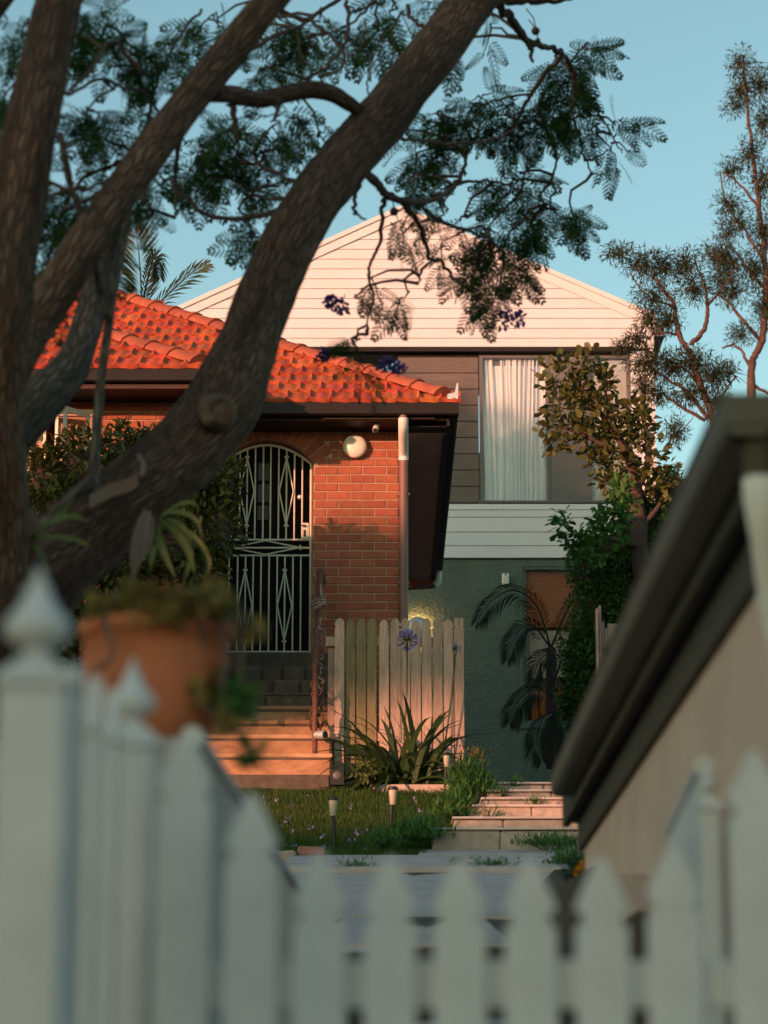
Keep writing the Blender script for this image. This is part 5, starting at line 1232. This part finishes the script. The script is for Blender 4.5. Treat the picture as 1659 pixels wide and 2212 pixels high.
def gums():
    Y = 35
    g1 = thing('gum_tree', 'smaller gum tree with reddish branches overlapping the right end of the white gable', 'tree', at(1545, 1500, Y))
    for rows in ([(1560, 1500, 34, Y), (1556, 1000, 22, Y), (1536, 896, 16, Y), (1515, 835, 14, Y), (1491, 765, 13, Y), (1467, 722, 12, Y), (1456, 661, 10, Y), (1430, 620, 8, Y), (1405, 592, 5, Y)], [(1530, 905, 10, Y), (1483, 845, 8, Y), (1437, 816, 6, Y), (1400, 790, 4, Y)], [(1491, 741, 12, Y), (1510, 728, 11, Y), (1525, 700, 10, Y), (1528, 661, 8, Y), (1523, 620, 6, Y), (1500, 560, 4, Y)],
                 [(1524, 908, 9, Y), (1469, 877, 7, Y), (1429, 848, 5, Y)], [(1456, 661, 6, Y), (1400, 640, 4, Y), (1360, 590, 3, Y)], [(1515, 835, 7, Y), (1470, 790, 5, Y), (1400, 760, 3, Y)], [(1467, 722, 6, Y), (1420, 720, 4, Y), (1370, 740, 3, Y)], [(1528, 661, 6, Y), (1570, 610, 4, Y), (1590, 570, 3, Y)], [(1536, 896, 8, Y), (1570, 840, 5, Y), (1590, 810, 3, Y)]):
        limb('branch', M['gum_bark'], g1, rows, 7, .15, 6, .03)
    def sprays(root, lst, n, size, m, kind='lance'):
        bl = [pxblob(*a) for a in lst]; foliage('crown', root, m, kind, bl, n, size, .1, .25, .9)
        tw = MB()
        for c, r in bl:
            for j in range(9):
                d = Vector((RNG.normal(), RNG.normal(), RNG.normal())); d = Vector((d.x*r[0], d.y*r[1]*.5, d.z*r[2]))*.75
                tw.tube([c - d*.2 + Vector((.02, 0, -.05)), c + d*.5 + Vector((RNG.normal()*.03, 0, .02)), c + d], [.007, .005, .002], 4, caps=False)
        tag(tw.build('twigs', M['gum_bark'], root), kind='stuff')
    sprays(g1, [(1335, 545, 45, 25, Y, .3), (1385, 570, 50, 35, Y, .4), (1430, 575, 50, 40, Y, .4), (1410, 640, 55, 35, Y, .4), (1480, 570, 40, 40, Y, .4), (1500, 620, 50, 40, Y, .4), (1440, 690, 45, 40, Y, .4), (1400, 690, 30, 40, Y, .3), (1375, 730, 35, 25, Y, .3), (1345, 750, 30, 20, Y, .3), (1400, 780, 60, 40, Y, .4), (1450, 790, 60, 40, Y, .4), (1500, 780, 50, 40, Y, .4), (1540, 810, 50, 40, Y, .4), (1490, 850, 60, 35, Y, .4), (1570, 800, 30, 30, Y, .3), (1420, 850, 40, 30, Y, .3), (1390, 830, 30, 50, Y, .3), (1560, 560, 30, 40, Y, .3), (1550, 870, 40, 40, Y, .3), (1460, 930, 30, 40, Y, .3)], 15000, .085, M['l_gum'])
    Y = 46
    g2 = thing('tall_gum_tree', 'tall narrow gum tree at the right edge against the sky', 'tree', at(1630, 1300, Y))
    for rows in ([(1624, 1300, 40, Y), (1624, 835, 20, Y), (1624, 781, 17, Y), (1643, 745, 16, Y), (1654, 661, 14, Y), (1652, 560, 13, Y), (1640, 450, 11, Y), (1628, 350, 9, Y), (1615, 230, 7, Y), (1605, 120, 4, Y)], [(1642, 735, 10, Y), (1600, 685, 8, Y), (1570, 650, 6, Y), (1544, 631, 4, Y)], [(1624, 800, 9, Y), (1595, 750, 6, Y), (1560, 750, 4, Y)], [(1650, 560, 8, Y), (1610, 500, 6, Y), (1570, 440, 4, Y), (1555, 370, 3, Y)], [(1640, 450, 7, Y), (1600, 400, 5, Y), (1560, 370, 3, Y)], [(1624, 830, 8, Y), (1660, 850, 6, Y), (1690, 850, 5, Y)], [(1650, 620, 8, Y), (1600, 560, 5, Y), (1575, 520, 3, Y)]):
        limb('branch', M['gum_bark'], g2, rows, 7, .15, 6, .04)
    sprays(g2, [(1598, 135, 34, 40, Y, .5), (1600, 190, 36, 36, Y, .5), (1640, 180, 40, 50, Y, .5), (1590, 225, 40, 26, Y, .5), (1650, 260, 40, 60, Y, .5), (1620, 330, 36, 40, Y, .5), (1580, 365, 38, 28, Y, .5), (1650, 390, 40, 60, Y, .5), (1575, 440, 40, 40, Y, .5), (1600, 480, 40, 30, Y, .5), (1570, 500, 30, 30, Y, .4), (1650, 500, 40, 60, Y, .5), (1540, 545, 40, 30, Y, .5), (1580, 560, 45, 40, Y, .5), (1630, 580, 50, 50, Y, .5), (1580, 630, 50, 40, Y, .5), (1560, 600, 40, 40, Y, .5), (1650, 660, 40, 60, Y, .5), (1600, 720, 40, 30, Y, .4)], 12500, .11, M['l_gum'])
gums()

def agapanthus():
    Y = 23.75; c = at(880, 1690, Y)
    root = thing('agapanthus', 'big clump of dark strap leaves with lilac flower heads before the paling fence', 'plant', c)
    r = random.Random(4)
    for k in range(120):
        a = r.uniform(-math.pi, math.pi); el = r.uniform(.35, 1.35); L = r.uniform(.5, .88); w_ = r.uniform(.020, .034)
        d0 = Vector((math.cos(a)*math.cos(el)*1.15, math.sin(a)*math.cos(el)*.6, math.sin(el)))
        p = c + Vector((math.cos(a)*.10 + r.uniform(-.12, .12), r.uniform(-.12, .1), -.03)); V = []; F = []; d = d0.normalized(); n = 8
        side = d.cross(Vector((0, 0, 1)))
        if side.length < .05: side = Vector((1, 0, 0))
        side.normalize(); tw = r.uniform(-1.1, 1.1); side = Matrix.Rotation(tw, 3, d) @ side
        for i in range(n + 1):
            t = i/n; ww = w_*(1 - t**3)*(.7 + .6*t) + .001
            V += [p - side*ww + Vector((0, 0, .004)), p.copy(), p + side*ww + Vector((0, 0, .004))]
            if i: q = 3*i; F += [(q-3, q-2, q+1, q), (q-2, q-1, q+2, q+1)]
            d = (d + Vector((0, 0, -.24 - .12*t))*(1.1 - .5*math.sin(el))).normalized(); p = p + d*L/n
            if p.z < gz(p.y) + .01: p.z = gz(p.y) + .01
        MB().add(V, F).build('leaf', M['l_strap'], root, 'all')
    def head(u, v, u2, v2, rr, n, m):
        t = at(u, v, Y - .12); b0 = at(u2, v2, Y)
        MB().tube([b0, b0.lerp(t, .5) + Vector((.012, 0, 0)), t], [.009, .008, .007], 6).build('stem', M['l_strap'], root)
        P, D, S = [], [], []
        for i in range(n):
            d = Vector((RNG.normal(), RNG.normal(), RNG.normal() + .25)).normalized(); P.append((t + d*rr*.75)[:]); D.append(d + Vector((RNG.normal(), RNG.normal(), RNG.normal()))*.3); S.append(rr*.55*RNG.uniform(.7, 1.2))
        scatter('flower_head', root, m, leaf_shape('petal'), np.array(P), np.array(D), np.array(S))
        b = MB()
        for i in range(26):
            d = Vector((RNG.normal(), RNG.normal(), RNG.normal() + .2)).normalized(); b.tube([t, t + d*rr*.8], .003, 4, caps=False)
        b.build('flower_stalks', M['l_fern'], root)
    head(880, 1382, 872, 1600, .085, 90, M['f_blue']); head(985, 1402, 962, 1600, .042, 40, M['f_blue']); 
    for (u, v, u2, v2) in ((938, 1455, 930, 1600), (868, 1420, 866, 1600)):
        MB().tube([at(u2, v2, Y), at((u+u2)/2+1, (v+v2)/2, Y), at(u, v, Y)], [.008, .006, .004], 6).build('stem', M['l_strap'], root)
agapanthus()
def yellow_plant():
    Y = 23.4; root = thing('pale_leaf_plant', 'low plant with pale yellow-green leaves left of the strap-leaved clump', 'plant', at(785, 1695, Y))
    b = MB()
    for (u, v) in ((755, 1650), (770, 1665), (790, 1645), (810, 1650), (765, 1680), (800, 1675)): b.tube([at(785, 1695, Y), at((785+u)/2, 1672, Y), at(u, v, Y)], .004, 4)
    b.build('stems', M['l_fern'], root)
    foliage('leaves', root, M['l_fern'], 'oval', [pxblob(785, 1660, 36, 24, Y, .12)], 80, .055, .2, 0)
yellow_plant()
def feathery():
    def bush(nm, lb, u, v, ru, rv, Y, n, ln, m, seeds=0, cat='plant'):
        c = at(u, v + rv, Y); root = thing(nm, lb, cat, c); k = ppm(Y)
        P = []; D = []; S = []
        for i in range(n):
            ox = RNG.normal()*ru/k*.45; h = abs(RNG.normal())*rv/k*.8 
            P.append((c.x + ox, Y + RNG.normal()*.12, c.z + h*.8)); D.append((ox*2.2 + RNG.normal()*.45, RNG.normal()*.5, .8 + RNG.normal()*.3)); S.append(ln*RNG.uniform(.6, 1.3))
        scatter('leaves', root, m, leaf_shape('lance'), np.array(P), np.array(D), np.array(S))
        b = MB()
        for i in range(24):
            ox = RNG.normal()*ru/k*.5; b.tube([(c.x + ox*.3, Y, c.z - .03), (c.x + ox, Y + RNG.normal()*.1, c.z + rv/k*1.2*RNG.uniform(.5, 1.3))], [.004, .002], 4, caps=False)
        b.build('stems', m, root)
        if seeds: tag(foliage('seed_heads', root, M['f_seed'], 'petal', [pxblob(u + 12, v - rv*.75, ru*.75, rv*.45, Y, .12)], seeds, .022, .1, -.3), kind='stuff')
    bush('feathery_shrub', 'feathery green shrub with orange seed heads at the top of the garden steps', 1016, 1670, 45, 50, 22.9, 1500, .085, M['l_green'], 170)
    bush('feathery_shrub', 'feathery bright green shrub beside the middle garden steps', 985, 1735, 42, 34, 22.2, 1200, .08, M['l_green'])
    bush('groundcover_plant', 'bright green ground cover plant at the lawn edge by the lowest garden step', 905, 1785, 60, 32, 21.35, 1300, .07, M['l_green'])
    bush('groundcover_plant', 'low green weedy plant between the two front solar lights', 830, 1805, 40, 22, 21.0, 600, .06, M['l_green'])
    bush('groundcover_plant', 'trailing green weeds over the lowest garden step beside the garage', 1190, 1812, 85, 16, 21.15, 1000, .05, M['l_green'])
    bush('groundcover_plant', 'clump of dark weeds against the corner of the garage', 1225, 1850, 45, 28, 19.5, 700, .06, M['l_green'])
    bush('path_weed', 'small weed growing in the joint of the concrete path, in front of the steps', 1060, 1862, 55, 12, 19.3, 260, .04, M['l_green'], 0, 'weed')
    bush('path_weed', 'small dark weed growing at the left of the concrete path', 770, 1868, 45, 10, 19.2, 220, .04, M['l_green'], 0, 'weed')
    bush('path_weed', 'little weed on the path between the lawn and the loose paver', 985, 1858, 20, 10, 19.3, 90, .035, M['l_green'], 0, 'weed')
    for i, (u, v, ru, lb) in enumerate(((1110, 1690, 25, 'thin weeds on the top garden step'), (1085, 1712, 22, 'thin weeds on the fourth garden step'), (1150, 1735, 25, 'thin weeds below the gutter on the upper garden steps'), (1060, 1760, 30, 'thin weeds creeping over the second garden step'))):
        bush('step_weed', lb, u, v - 6, ru, 7, 23.2 - .36*i, 80, .045, M['l_green'], 0, 'weed')
    def marigold(u, v, Y, lb, fl, n, ru, rv):
        root = thing('marigold', lb, 'flowering plant', at(u, v + rv, Y))
        foliage('leaves', root, M['l_strap'], 'lance', [pxblob(u, v, ru, rv, Y, .12)], n, .05, .1, -.2)
        b = MB()
        for (fu, fv, fr) in fl:
            c = at(fu, fv, Y - .08); b.tube([at(u, v + rv, Y), c], .003, 4)
            foliage('flower', root, M['f_orange'], 'petal', [(c, (fr, fr, fr))], 60, fr*1.1, .3, 0)
        b.build('stems', M['l_strap'], root)
    marigold(1250, 1880, 12.2, 'orange marigold plant with two blooms at the garage corner behind the pickets', [(1256, 1868, .014), (1249, 1884, .017)], 500, 34, 30)
    marigold(1350, 1895, 10.2, 'orange marigold with a single bloom leaning on the garage wall', [(1341, 1858, .012)], 500, 26, 36)
feathery()
def lawn():
    n = 70000; y = RNG.uniform(20.5, 23.75, n); x = RNG.uniform(-2.4, 1.0, n)
    lim = np.where(y < 21.4, .35, np.where(y < 22.2, .6, .8)); keep = (x < lim - .05*RNG.random(n)) & ~((y > 23.35) & (x < -.46) & (y > 23.6))
    keep &= ~((y < 21.0) & (x > -.45 + (y - 20.5)*1.6)); x, y = x[keep], y[keep]
    z = np.array([gz(a) for a in y]) + .02*np.array([noise.noise((a*1.3, b*1.3, 0)) for a, b in zip(x, y)]) - .005
    m = len(x); D = np.stack([RNG.normal(0, .35, m), RNG.normal(-.1, .35, m), np.ones(m)], 1)
    o = scatter('grass', None, M['l_grass'], leaf_shape('blade'), np.stack([x, y, z], 1), D, RNG.uniform(.03, .075, m)); tag(o, 'short green lawn grass sloping up to the porch steps', 'grass', kind='stuff')
    V = []; F = []
    ys = [20.45 + .25*i for i in range(14)]; xs = [-2.6 + .25*i for i in range(14)]
    for a in ys:
        for b in xs: V.append((b, a, gz(a) + .03*noise.noise((b*1.3, a*1.3, 0)) + .006))
    k = len(xs); F = [(j*k+i, j*k+i+1, (j+1)*k+i+1, (j+1)*k+i) for j in range(len(ys)-1) for i in range(k-1)]
    tag(np_mesh('lawn', V, F, M['turf'], smooth=True), kind='structure')
    # fallen jacaranda flowers on the grass
    n = 46; yy = RNG.uniform(21.2, 23.2, n); xx = RNG.uniform(-1.2, .35, n); zz = np.array([gz(a) for a in yy]) + .055
    o = scatter('fallen_petals', None, M['f_blue'], leaf_shape('petal'), np.repeat(np.stack([xx, yy, zz], 1), 3, 0) + RNG.normal(0, .008, (n*3, 3)), RNG.normal(0, 1, (n*3, 3)), RNG.uniform(.02, .04, n*3)); tag(o, 'fallen lilac jacaranda flowers lying on the lawn', 'petals', kind='stuff')
lawn()

def side_fence():
    Y0 = 28.6; root = thing('side_fence', 'short weathered paling fence seen end-on beside the garage roof', 'fence', at(1290, 1500, Y0))
    for i in range(5):
        Y = Y0 + .14*i; p = at(1289 + 6.5*i, 1322 - (28 if i == 1 else 8) + 14*i, Y); zb = at(1289, 1600, Y).z
        b = MB(); b.cbox((p.x - .014, Y, zb), (p.x + .014, Y + .11, p.z), .004); b.build('paling', M['raw_timber'], root, origin=(p.x, Y, zb))
    p = at(1322, 1345, Y0 + .7); b = MB(); b.cbox((p.x - .05, Y0 + .75, p.z - 1.2), (p.x + .12, Y0 + .79, p.z), .006); b.build('post', M['raw_timber'], root)
    b = MB(); b.cbox((p.x - .09, Y0 + .02, p.z - .4), (p.x - .055, Y0 + .7, p.z - .32), .004); b.build('rail', M['raw_timber'], root)
side_fence()

# ------------------------------------------------------------------ garage at the right
def garage():
    G = thing('garage', 'low garage with beige rendered wall and olive gutters at the right', 'garage', (1.5, 7.5, gz(7)))
    y0, y1 = 5.0, 10.5; zt, zb = 1.417, 1.335
    prof = [(.655, zt), (.655, zb + .025), (.662, zb + .008), (.68, zb), (.735, zb), (.735, zt - .01), (.725, zt - .01), (.725, zb + .02), (.668, zb + .02), (.668, zt)]
    b = MB(); b.prism(prof, 'y', y0, y1); b.build('gutter', M['garage_green'], G)
    b = MB(); b.tube([(.658, y0 + .002, zt), (.658, y1, zt)], .009, 8); b.build('gutter_bead', M['garage_green'], G, True)
    b = MB(); b.prism([(y0 - .004 + (p[0] - .655), p[1]) for p in prof], 'x', .657, 4.5); b.build('front_gutter', M['garage_green'], G)
    b = MB(); b.box((.738, y0 + .09, 1.285), (.765, y1 + .6, 1.41)); b.build('fascia', M['garage_olive'], G)
    b = MB(); b.box((.766, y0 + .09, 1.3), (.83, y1 + .6, 1.31)); b.build('soffit', M['dark_trim'], G)
    b = MB(); b.box((.766, y0 + .1, 1.312), (4.5, y0 + .13, 1.41)); b.build('front_fascia', M['garage_olive'], G)
    b = MB(); b.box((.79, y0 + .26, 1.175), (.83, y1 + .45, 1.298)); b.build('beam', M['garage_olive'], G)
    b = MB(); b.box((.812, y0 + .27, -1.4), (.95, y1 + .4, 1.174)); b.build('side_wall', M['garage_wall'], G)
    b = MB(); b.box((.951, y0 + .28, -1.4), (4.4, y0 + .42, 1.30)); b.build('front_wall', M['garage_wall'], G)
    b = MB(); b.add([(.70, y0 + .06, 1.425), (4.5, y0 + .06, 2.2), (4.5, y1 + .5, 2.2), (.70, y1 + .1, 1.425), (.70, y0 + .06, 1.40), (4.5, y0 + .06, 2.17), (4.5, y1 + .5, 2.17), (.70, y1 + .1, 1.40)], [(0,1,2,3),(7,6,5,4),(0,4,5,1),(1,5,6,2),(2,6,7,3),(3,7,4,0)]); b.build('roof', M['grey_panel'], G)
    b = MB(); b.tube([(.727, y0 + .05, 1.26), (.728, y0 + .05, 1.22), (.745, y0 + .1, 1.16), (.77, y0 + .18, 1.04)], .033, 16); b.build('downpipe_bend', M['pvc'], G, True)
    b = MB(); b.tube([(.725, y0 + .05, 1.345), (.727, y0 + .05, 1.25)], .030, 12); b.build('downpipe_outlet', M['garage_olive'], G, True)
    b = MB(); b.tube([(.765, y0 + .17, 1.06), (.80, y0 + .22, .95), (.815, y0 + .22, .85), (.815, y0 + .22, -1.3)], .036, 16); b.build('downpipe', M['pvc'], G, True)
    b = MB(); b.box((.68, 8.3, -.6), (.811, 11.6, .82)); b.build('footing', M['concrete'], G)
garage()
def garage_bed():
    b = MB(); b.add([(.45, 6, gz(6)+.05), (.81, 6, gz(6)+.05), (.81, 8.5, .78), (.47, 8.5, .55), (.81, 10.4, 1.06), (.50, 10.4, .86), (1.1, 12.5, 1.3), (.62, 12.5, 1.08), (1.5, 19, 1.92), (1.2, 19, 1.9)], [(0,1,2,3),(3,2,4,5),(5,4,6,7),(7,6,8,9)])
    tag(b.build('garden_bed', M['soil']), kind='structure')
garage_bed()

# ------------------------------------------------------------------ white picket gate, posts and balustrades
YG = 3.9
def finial(root, c, s, m):
    prof = [(.30, 0), (.36, .06), (.30, .14), (.20, .20), (.22, .26), (.52, .40), (.64, .56), (.66, .70), (.60, .86), (.44, 1.02), (.36, 1.14), (.24, 1.40), (.12, 1.66), (.05, 1.86), (.01, 1.96)]
    MB().lathe([(r*s, h*s) for r, h in prof], c, 28).build('finial', m, root, 'all')
def post(lb, u, v_sh, w_px, Y, group, fin, zb=-1.3):
    c = at(u, v_sh, Y); w_ = w_px/ppm(Y)/2; root = thing('fence_post', lb, 'fence post', (c.x, Y, zb), group)
    MB().cbox((c.x - w_, Y, zb), (c.x + w_, Y + 2*w_, c.z), .006).build('shaft', M['white_paint'], root)
    k = w_*1.1; z = c.z; yc = Y + w_
    MB().add([(c.x-k,yc-k,z+.001),(c.x+k,yc-k,z+.001),(c.x+k,yc+k,z+.001),(c.x-k,yc+k,z+.001),(c.x-k,yc-k,z+.012),(c.x+k,yc-k,z+.012),(c.x+k,yc+k,z+.012),(c.x-k,yc+k,z+.012),(c.x-k*.45,yc-k*.45,z+.035),(c.x+k*.45,yc-k*.45,z+.035),(c.x+k*.45,yc+k*.45,z+.035),(c.x-k*.45,yc+k*.45,z+.035)],
             [(0,3,2,1),(0,1,5,4),(1,2,6,5),(2,3,7,6),(3,0,4,7),(4,5,9,8),(5,6,10,9),(6,7,11,10),(7,4,8,11),(8,9,10,11)]).build('cap', M['white_paint'], root)
    finial(root, (c.x, yc, z + .034), fin, M['white_paint']); return root
post('tallest white fence post with a turned finial at the far left', 68, 1478, 150, 3.2, 'white fence posts with turned finials', .062)
post('white gate post with a turned finial in front of the terracotta pot', 278, 1612, 116, 3.98, 'white fence posts with turned finials', .055)
post('small white post with a thin finial in front of the garage wall', 1535, 1752, 44, 5.5, 'white fence posts with turned finials', .030)
def gate():
    root = thing('picket_gate', 'white picket gate with pointed pickets and a scooped top across the foreground', 'gate', (0.1, YG, -1.2))
    rows = [(392, 1588, 128), (541, 1715, 124), (690, 1842, 120), (842, 1852, 120), (993, 1853, 120), (1146, 1853, 120), (1301, 1852, 122), (1457, 1826, 124), (1640, 1622, 128)]
    for u, v, wpx in rows:
        x = atx(u, 2000, YG); h = atz(v, YG) + 1.2; wd = (wpx - 12)/ppm(YG)
        b = MB(); b.prism([(x + px, -1.2 + pz) for px, pz in picket_outline(wd, h, .088, .012, 'spear', .004)], 'y', YG, YG + .018)
        b.build('picket', M['white_paint'], root, origin=(x, YG, -1.2))
    for (z, hh) in ((atz(2125, YG), .035), (-.85, .035)):
        MB().cbox((atx(330, 2100, YG), YG + .020, z - hh), (atx(1700, 2100, YG), YG + .05, z + hh), .004).build('rail', M['white_paint'], root, origin=(0, YG, z))
gate()
def return_panel():
    A = at(120, 1470, 3.3); B = at(250, 1540, 3.95)
    root = thing('fence_return', 'short white picket return between the two left fence posts', 'fence', (A.x, 3.3, -1.2))
    n = 3
    for i in range(n):
        t = (i + .5)/n; p = A.lerp(B, t); z = at(150 + 95*t, 1425 + 80*t, p.y).z
        b = MB(); b.prism([(p.y + q[0], -1.2 + q[1]) for q in picket_outline(.07, z + 1.2, .088, .009, 'spear', .006)], 'x', p.x + .0, p.x + .018); b.build('picket', M['white_paint'], root, origin=(p.x, p.y, -1.2))
    for z in (-.85,):
        MB().add([(A.x+.02,A.y,z-.03),(A.x+.045,A.y,z-.03),(B.x+.045,B.y,z-.03),(B.x+.02,B.y,z-.03),(A.x+.02,A.y,z+.03),(A.x+.045,A.y,z+.03),(B.x+.045,B.y,z+.03),(B.x+.02,B.y,z+.03)], [(0,3,2,1),(4,5,6,7),(0,1,5,4),(1,2,6,5),(2,3,7,6),(3,0,4,7)]).build('rail', M['white_paint'], root)
return_panel()
def balustrade(lb, A, B, n):
    A, B = Vector(A), Vector(B); root = thing('balustrade', lb, 'balustrade', (A.x, A.y, -.6), 'white balustrades along the path')
    MB().tube([A, B], .022, 8).build('hand_rail', M['white_paint'], root)
    for i in range(n):
        p = A.lerp(B, (i + .5)/n); MB().cbox((p.x - .012, p.y - .034, gz(p.y) - .3), (p.x + .012, p.y + .034, p.z - .015), .003).build('baluster', M['white_paint'], root, origin=(p.x, p.y, 0))
    for f in (.75,):
        C = A - Vector((0, 0, f)); D = B - Vector((0, 0, f)); MB().tube([C, D], .018, 6).build('lower_rail', M['white_paint'], root)
balustrade('white balustrade running back from the left gate post beside the path', at(415, 1592, 4.95), at(643, 1932, 8.6), 30)
balustrade('white balustrade running back from the small finial post at the garage', at(1522, 1655, 5.6), at(1455, 1792, 6.7), 9)
def pot():
    Y = 5.3; c = at(325, 1596, Y)
    pier = MB(); pier.cbox((c.x - .13, Y - .05, -1.0), (c.x + .10, Y + .25, c.z - .003), .01); tag(pier.build('pier', M['house_wall'], origin=(c.x, Y, -1)), 'grey rendered pier under the terracotta pot behind the gate', 'pier')
    c = c + Vector((0, .1, 0)); root = thing('terracotta_pot', 'blurred round terracotta pot with trailing succulents behind the finial post', 'plant pot', c)
    r = .150; h = .245
    prof = [(.085, 0), (.10, .008), (.125, .05), (.143, .11), (.150, .17), (.150, .215), (.158, .217), (.160, .245), (.148, .246), (.140, .225), (.02, .22)]
    MB().lathe(prof, c, 32).build('bowl', M['terracotta'], root, 'all')
    MB().lathe([(.01, .221), (.138, .224), (.136, .226), (.01, .23)], c, 20).build('potting_soil', M['soil'], root)
    bl = [pxblob(*a) for a in ((220, 1325, 35, 20, Y, .08), (300, 1300, 60, 28, Y, .1), (390, 1310, 50, 26, Y, .1), (460, 1300, 45, 30, Y, .1), (350, 1330, 60, 14, Y-.05, .05))]
    SU = foliage('succulents', root, M['l_pot'], 'small', bl, 900, .03, .2, 0)
    bl = [pxblob(*a) for a in ((470, 1480, 30, 40, Y+.05, .06), (520, 1510, 30, 30, Y, .05), (545, 1355, 20, 22, Y, .04), (540, 1625, 24, 16, Y, .04), (430, 1500, 14, 30, Y, .04), (480, 1560, 20, 20, Y, .04))]
    tag(foliage('trailing_leaves', root, M['l_green'], 'small', bl[:2] + bl[3:4], 330, .03, .2, .5), kind='stuff'); tag(foliage('yellow_tips', root, M['l_pot'], 'small', [bl[2], bl[4], bl[5]], 160, .03, .2, .5), kind='stuff')
    for rows in ([(440,1320,Y),(500,1340,Y),(520,1420,Y),(520,1500,Y)], [(450,1320,Y),(490,1400,Y-.02),(480,1480,Y),(500,1560,Y),(540,1620,Y)], [(460,1310,Y),(520,1320,Y),(545,1350,Y)], [(430,1330,Y-.04),(440,1420,Y),(430,1500,Y),(470,1560,Y)], [(222,1330,Y-.1),(240,1380,Y-.1),(240,1420,Y-.1),(205,1450,Y-.08)]):
        q = spline([list(r_) for r_ in rows], 5); MB().tube([at(*p) for p in q], .005, 5).build('runner', M['grey_bark'], root)
pot()

# ------------------------------------------------------------------ across the street, behind the camera: unseen houses and trees added to shade the garden
def across():
    def Q(x0, z0, dY=-22.0): return Vector((x0 + dY*(SUN.x/SUN.y), dY, z0 + dY*(SUN.z/SUN.y)))   # along the sun's rays through (x0, 0, z0)
    b = MB(); b.box((-90, -13, -1.5), (90, -1.5, -1.38)); tag(b.build('road', M['asphalt']), kind='structure')
    b = MB(); b.box((-90, -1.49, -1.5), (90, 2.2, -1.25)); tag(b.build('pavement', M['asphalt']), kind='structure')
    def house(lb, x0, x1, z0, dY):  # unseen block with a roof, added to hold back the low sun
        a, b_ = Q(x0, z0, dY), Q(x1, z0, dY)
        H = thing('shade_house', lb, 'house', ((a.x+b_.x)/2, dY - 3, -1.3))
        MB().box((a.x, dY - 6, -1.3), (b_.x, dY, a.z - .4)).build('wall', M['house_wall'], H)
        MB().prism([(dY + .4, a.z - .42), (dY - 1.5, a.z), (dY - 4.5, a.z), (dY - 6.4, a.z - .42)], 'x', a.x - .3, b_.x + .3).build('roof', M['ridge'], H)
    house('tall pale house shape added out of view behind the viewer to block low sun', -36, -15, 6.88, -22)
    house('lower pale house shape added out of view behind the viewer to block low sun', -14.2, -1.5, 4.4, -22)
    def shade_tree(lb, blobs, n, trunk, size=.42):  # unseen tree, crown shaped to cut the sun into patches
        T = thing('shade_tree', lb, 'tree', (trunk[0].x, trunk[0].y, -1.3))
        MB().tube([Vector((trunk[0].x, trunk[0].y, gz(trunk[0].y) - .2)), trunk[0], trunk[1]], [.25, .2, .1], 10, .1).build('trunk', M['bark'], T, True)
        foliage('crown', T, M['l_green'], 'oval', blobs, n, size, .0, .1)
    def bl(x0, z0, rx, rz, dY=-22.0): return (Q(x0, z0, dY), (rx, 1.0, rz))
    shade_tree('broad unseen tree behind the viewer, shaped to shade the porch', [bl(-25.0, 8.2, 2.2, 1.5), bl(-22.0, 9.6, 0.9, 1.1), bl(-20.9, 9.55, 1.6, 1.05), bl(-23.3, 8.5, 1.2, 1.1), bl(-22.5, 9.1, 0.9, 0.9), bl(-27, 8.0, 2, 1.6)], 9000, (Q(-25, 7), Q(-25, 9)))
    shade_tree('wide unseen tree behind the viewer, shaped to shade the garden', [bl(-17.0, 9.0, 2.2, 2.0), bl(-13.6, 8.6, 2.2, 1.9), bl(-19.2, 9.5, 1.3, 1.0)], 6500, (Q(-16, 7), Q(-16, 9)))
    shade_tree('loose unseen tree behind the viewer, shaped to shade the leaning limbs', [bl(-10.8, 7.6, 2.2, 1.9), bl(-11, 5.6, 2.6, 1.6), bl(-13.6, 6.2, 1.6, 1.6)], 4200, (Q(-11, 4), Q(-11, 7)))
    shade_tree('very tall unseen tree added at the left to shade the back house', [bl(-31.6, 15.4, 2.6, 2.5, 8), bl(-29.8, 14.6, 1.5, 2.8, 8), bl(-29.2, 14.2, .75, 3.2, 8), bl(-33.6, 15.0, 1.8, 2.6, 8), bl(-31.6, 12.2, 2.8, 2.4, 8)], 15000, (Q(-31.6, 9, 8), Q(-31.6, 14, 8)), .35)
across()
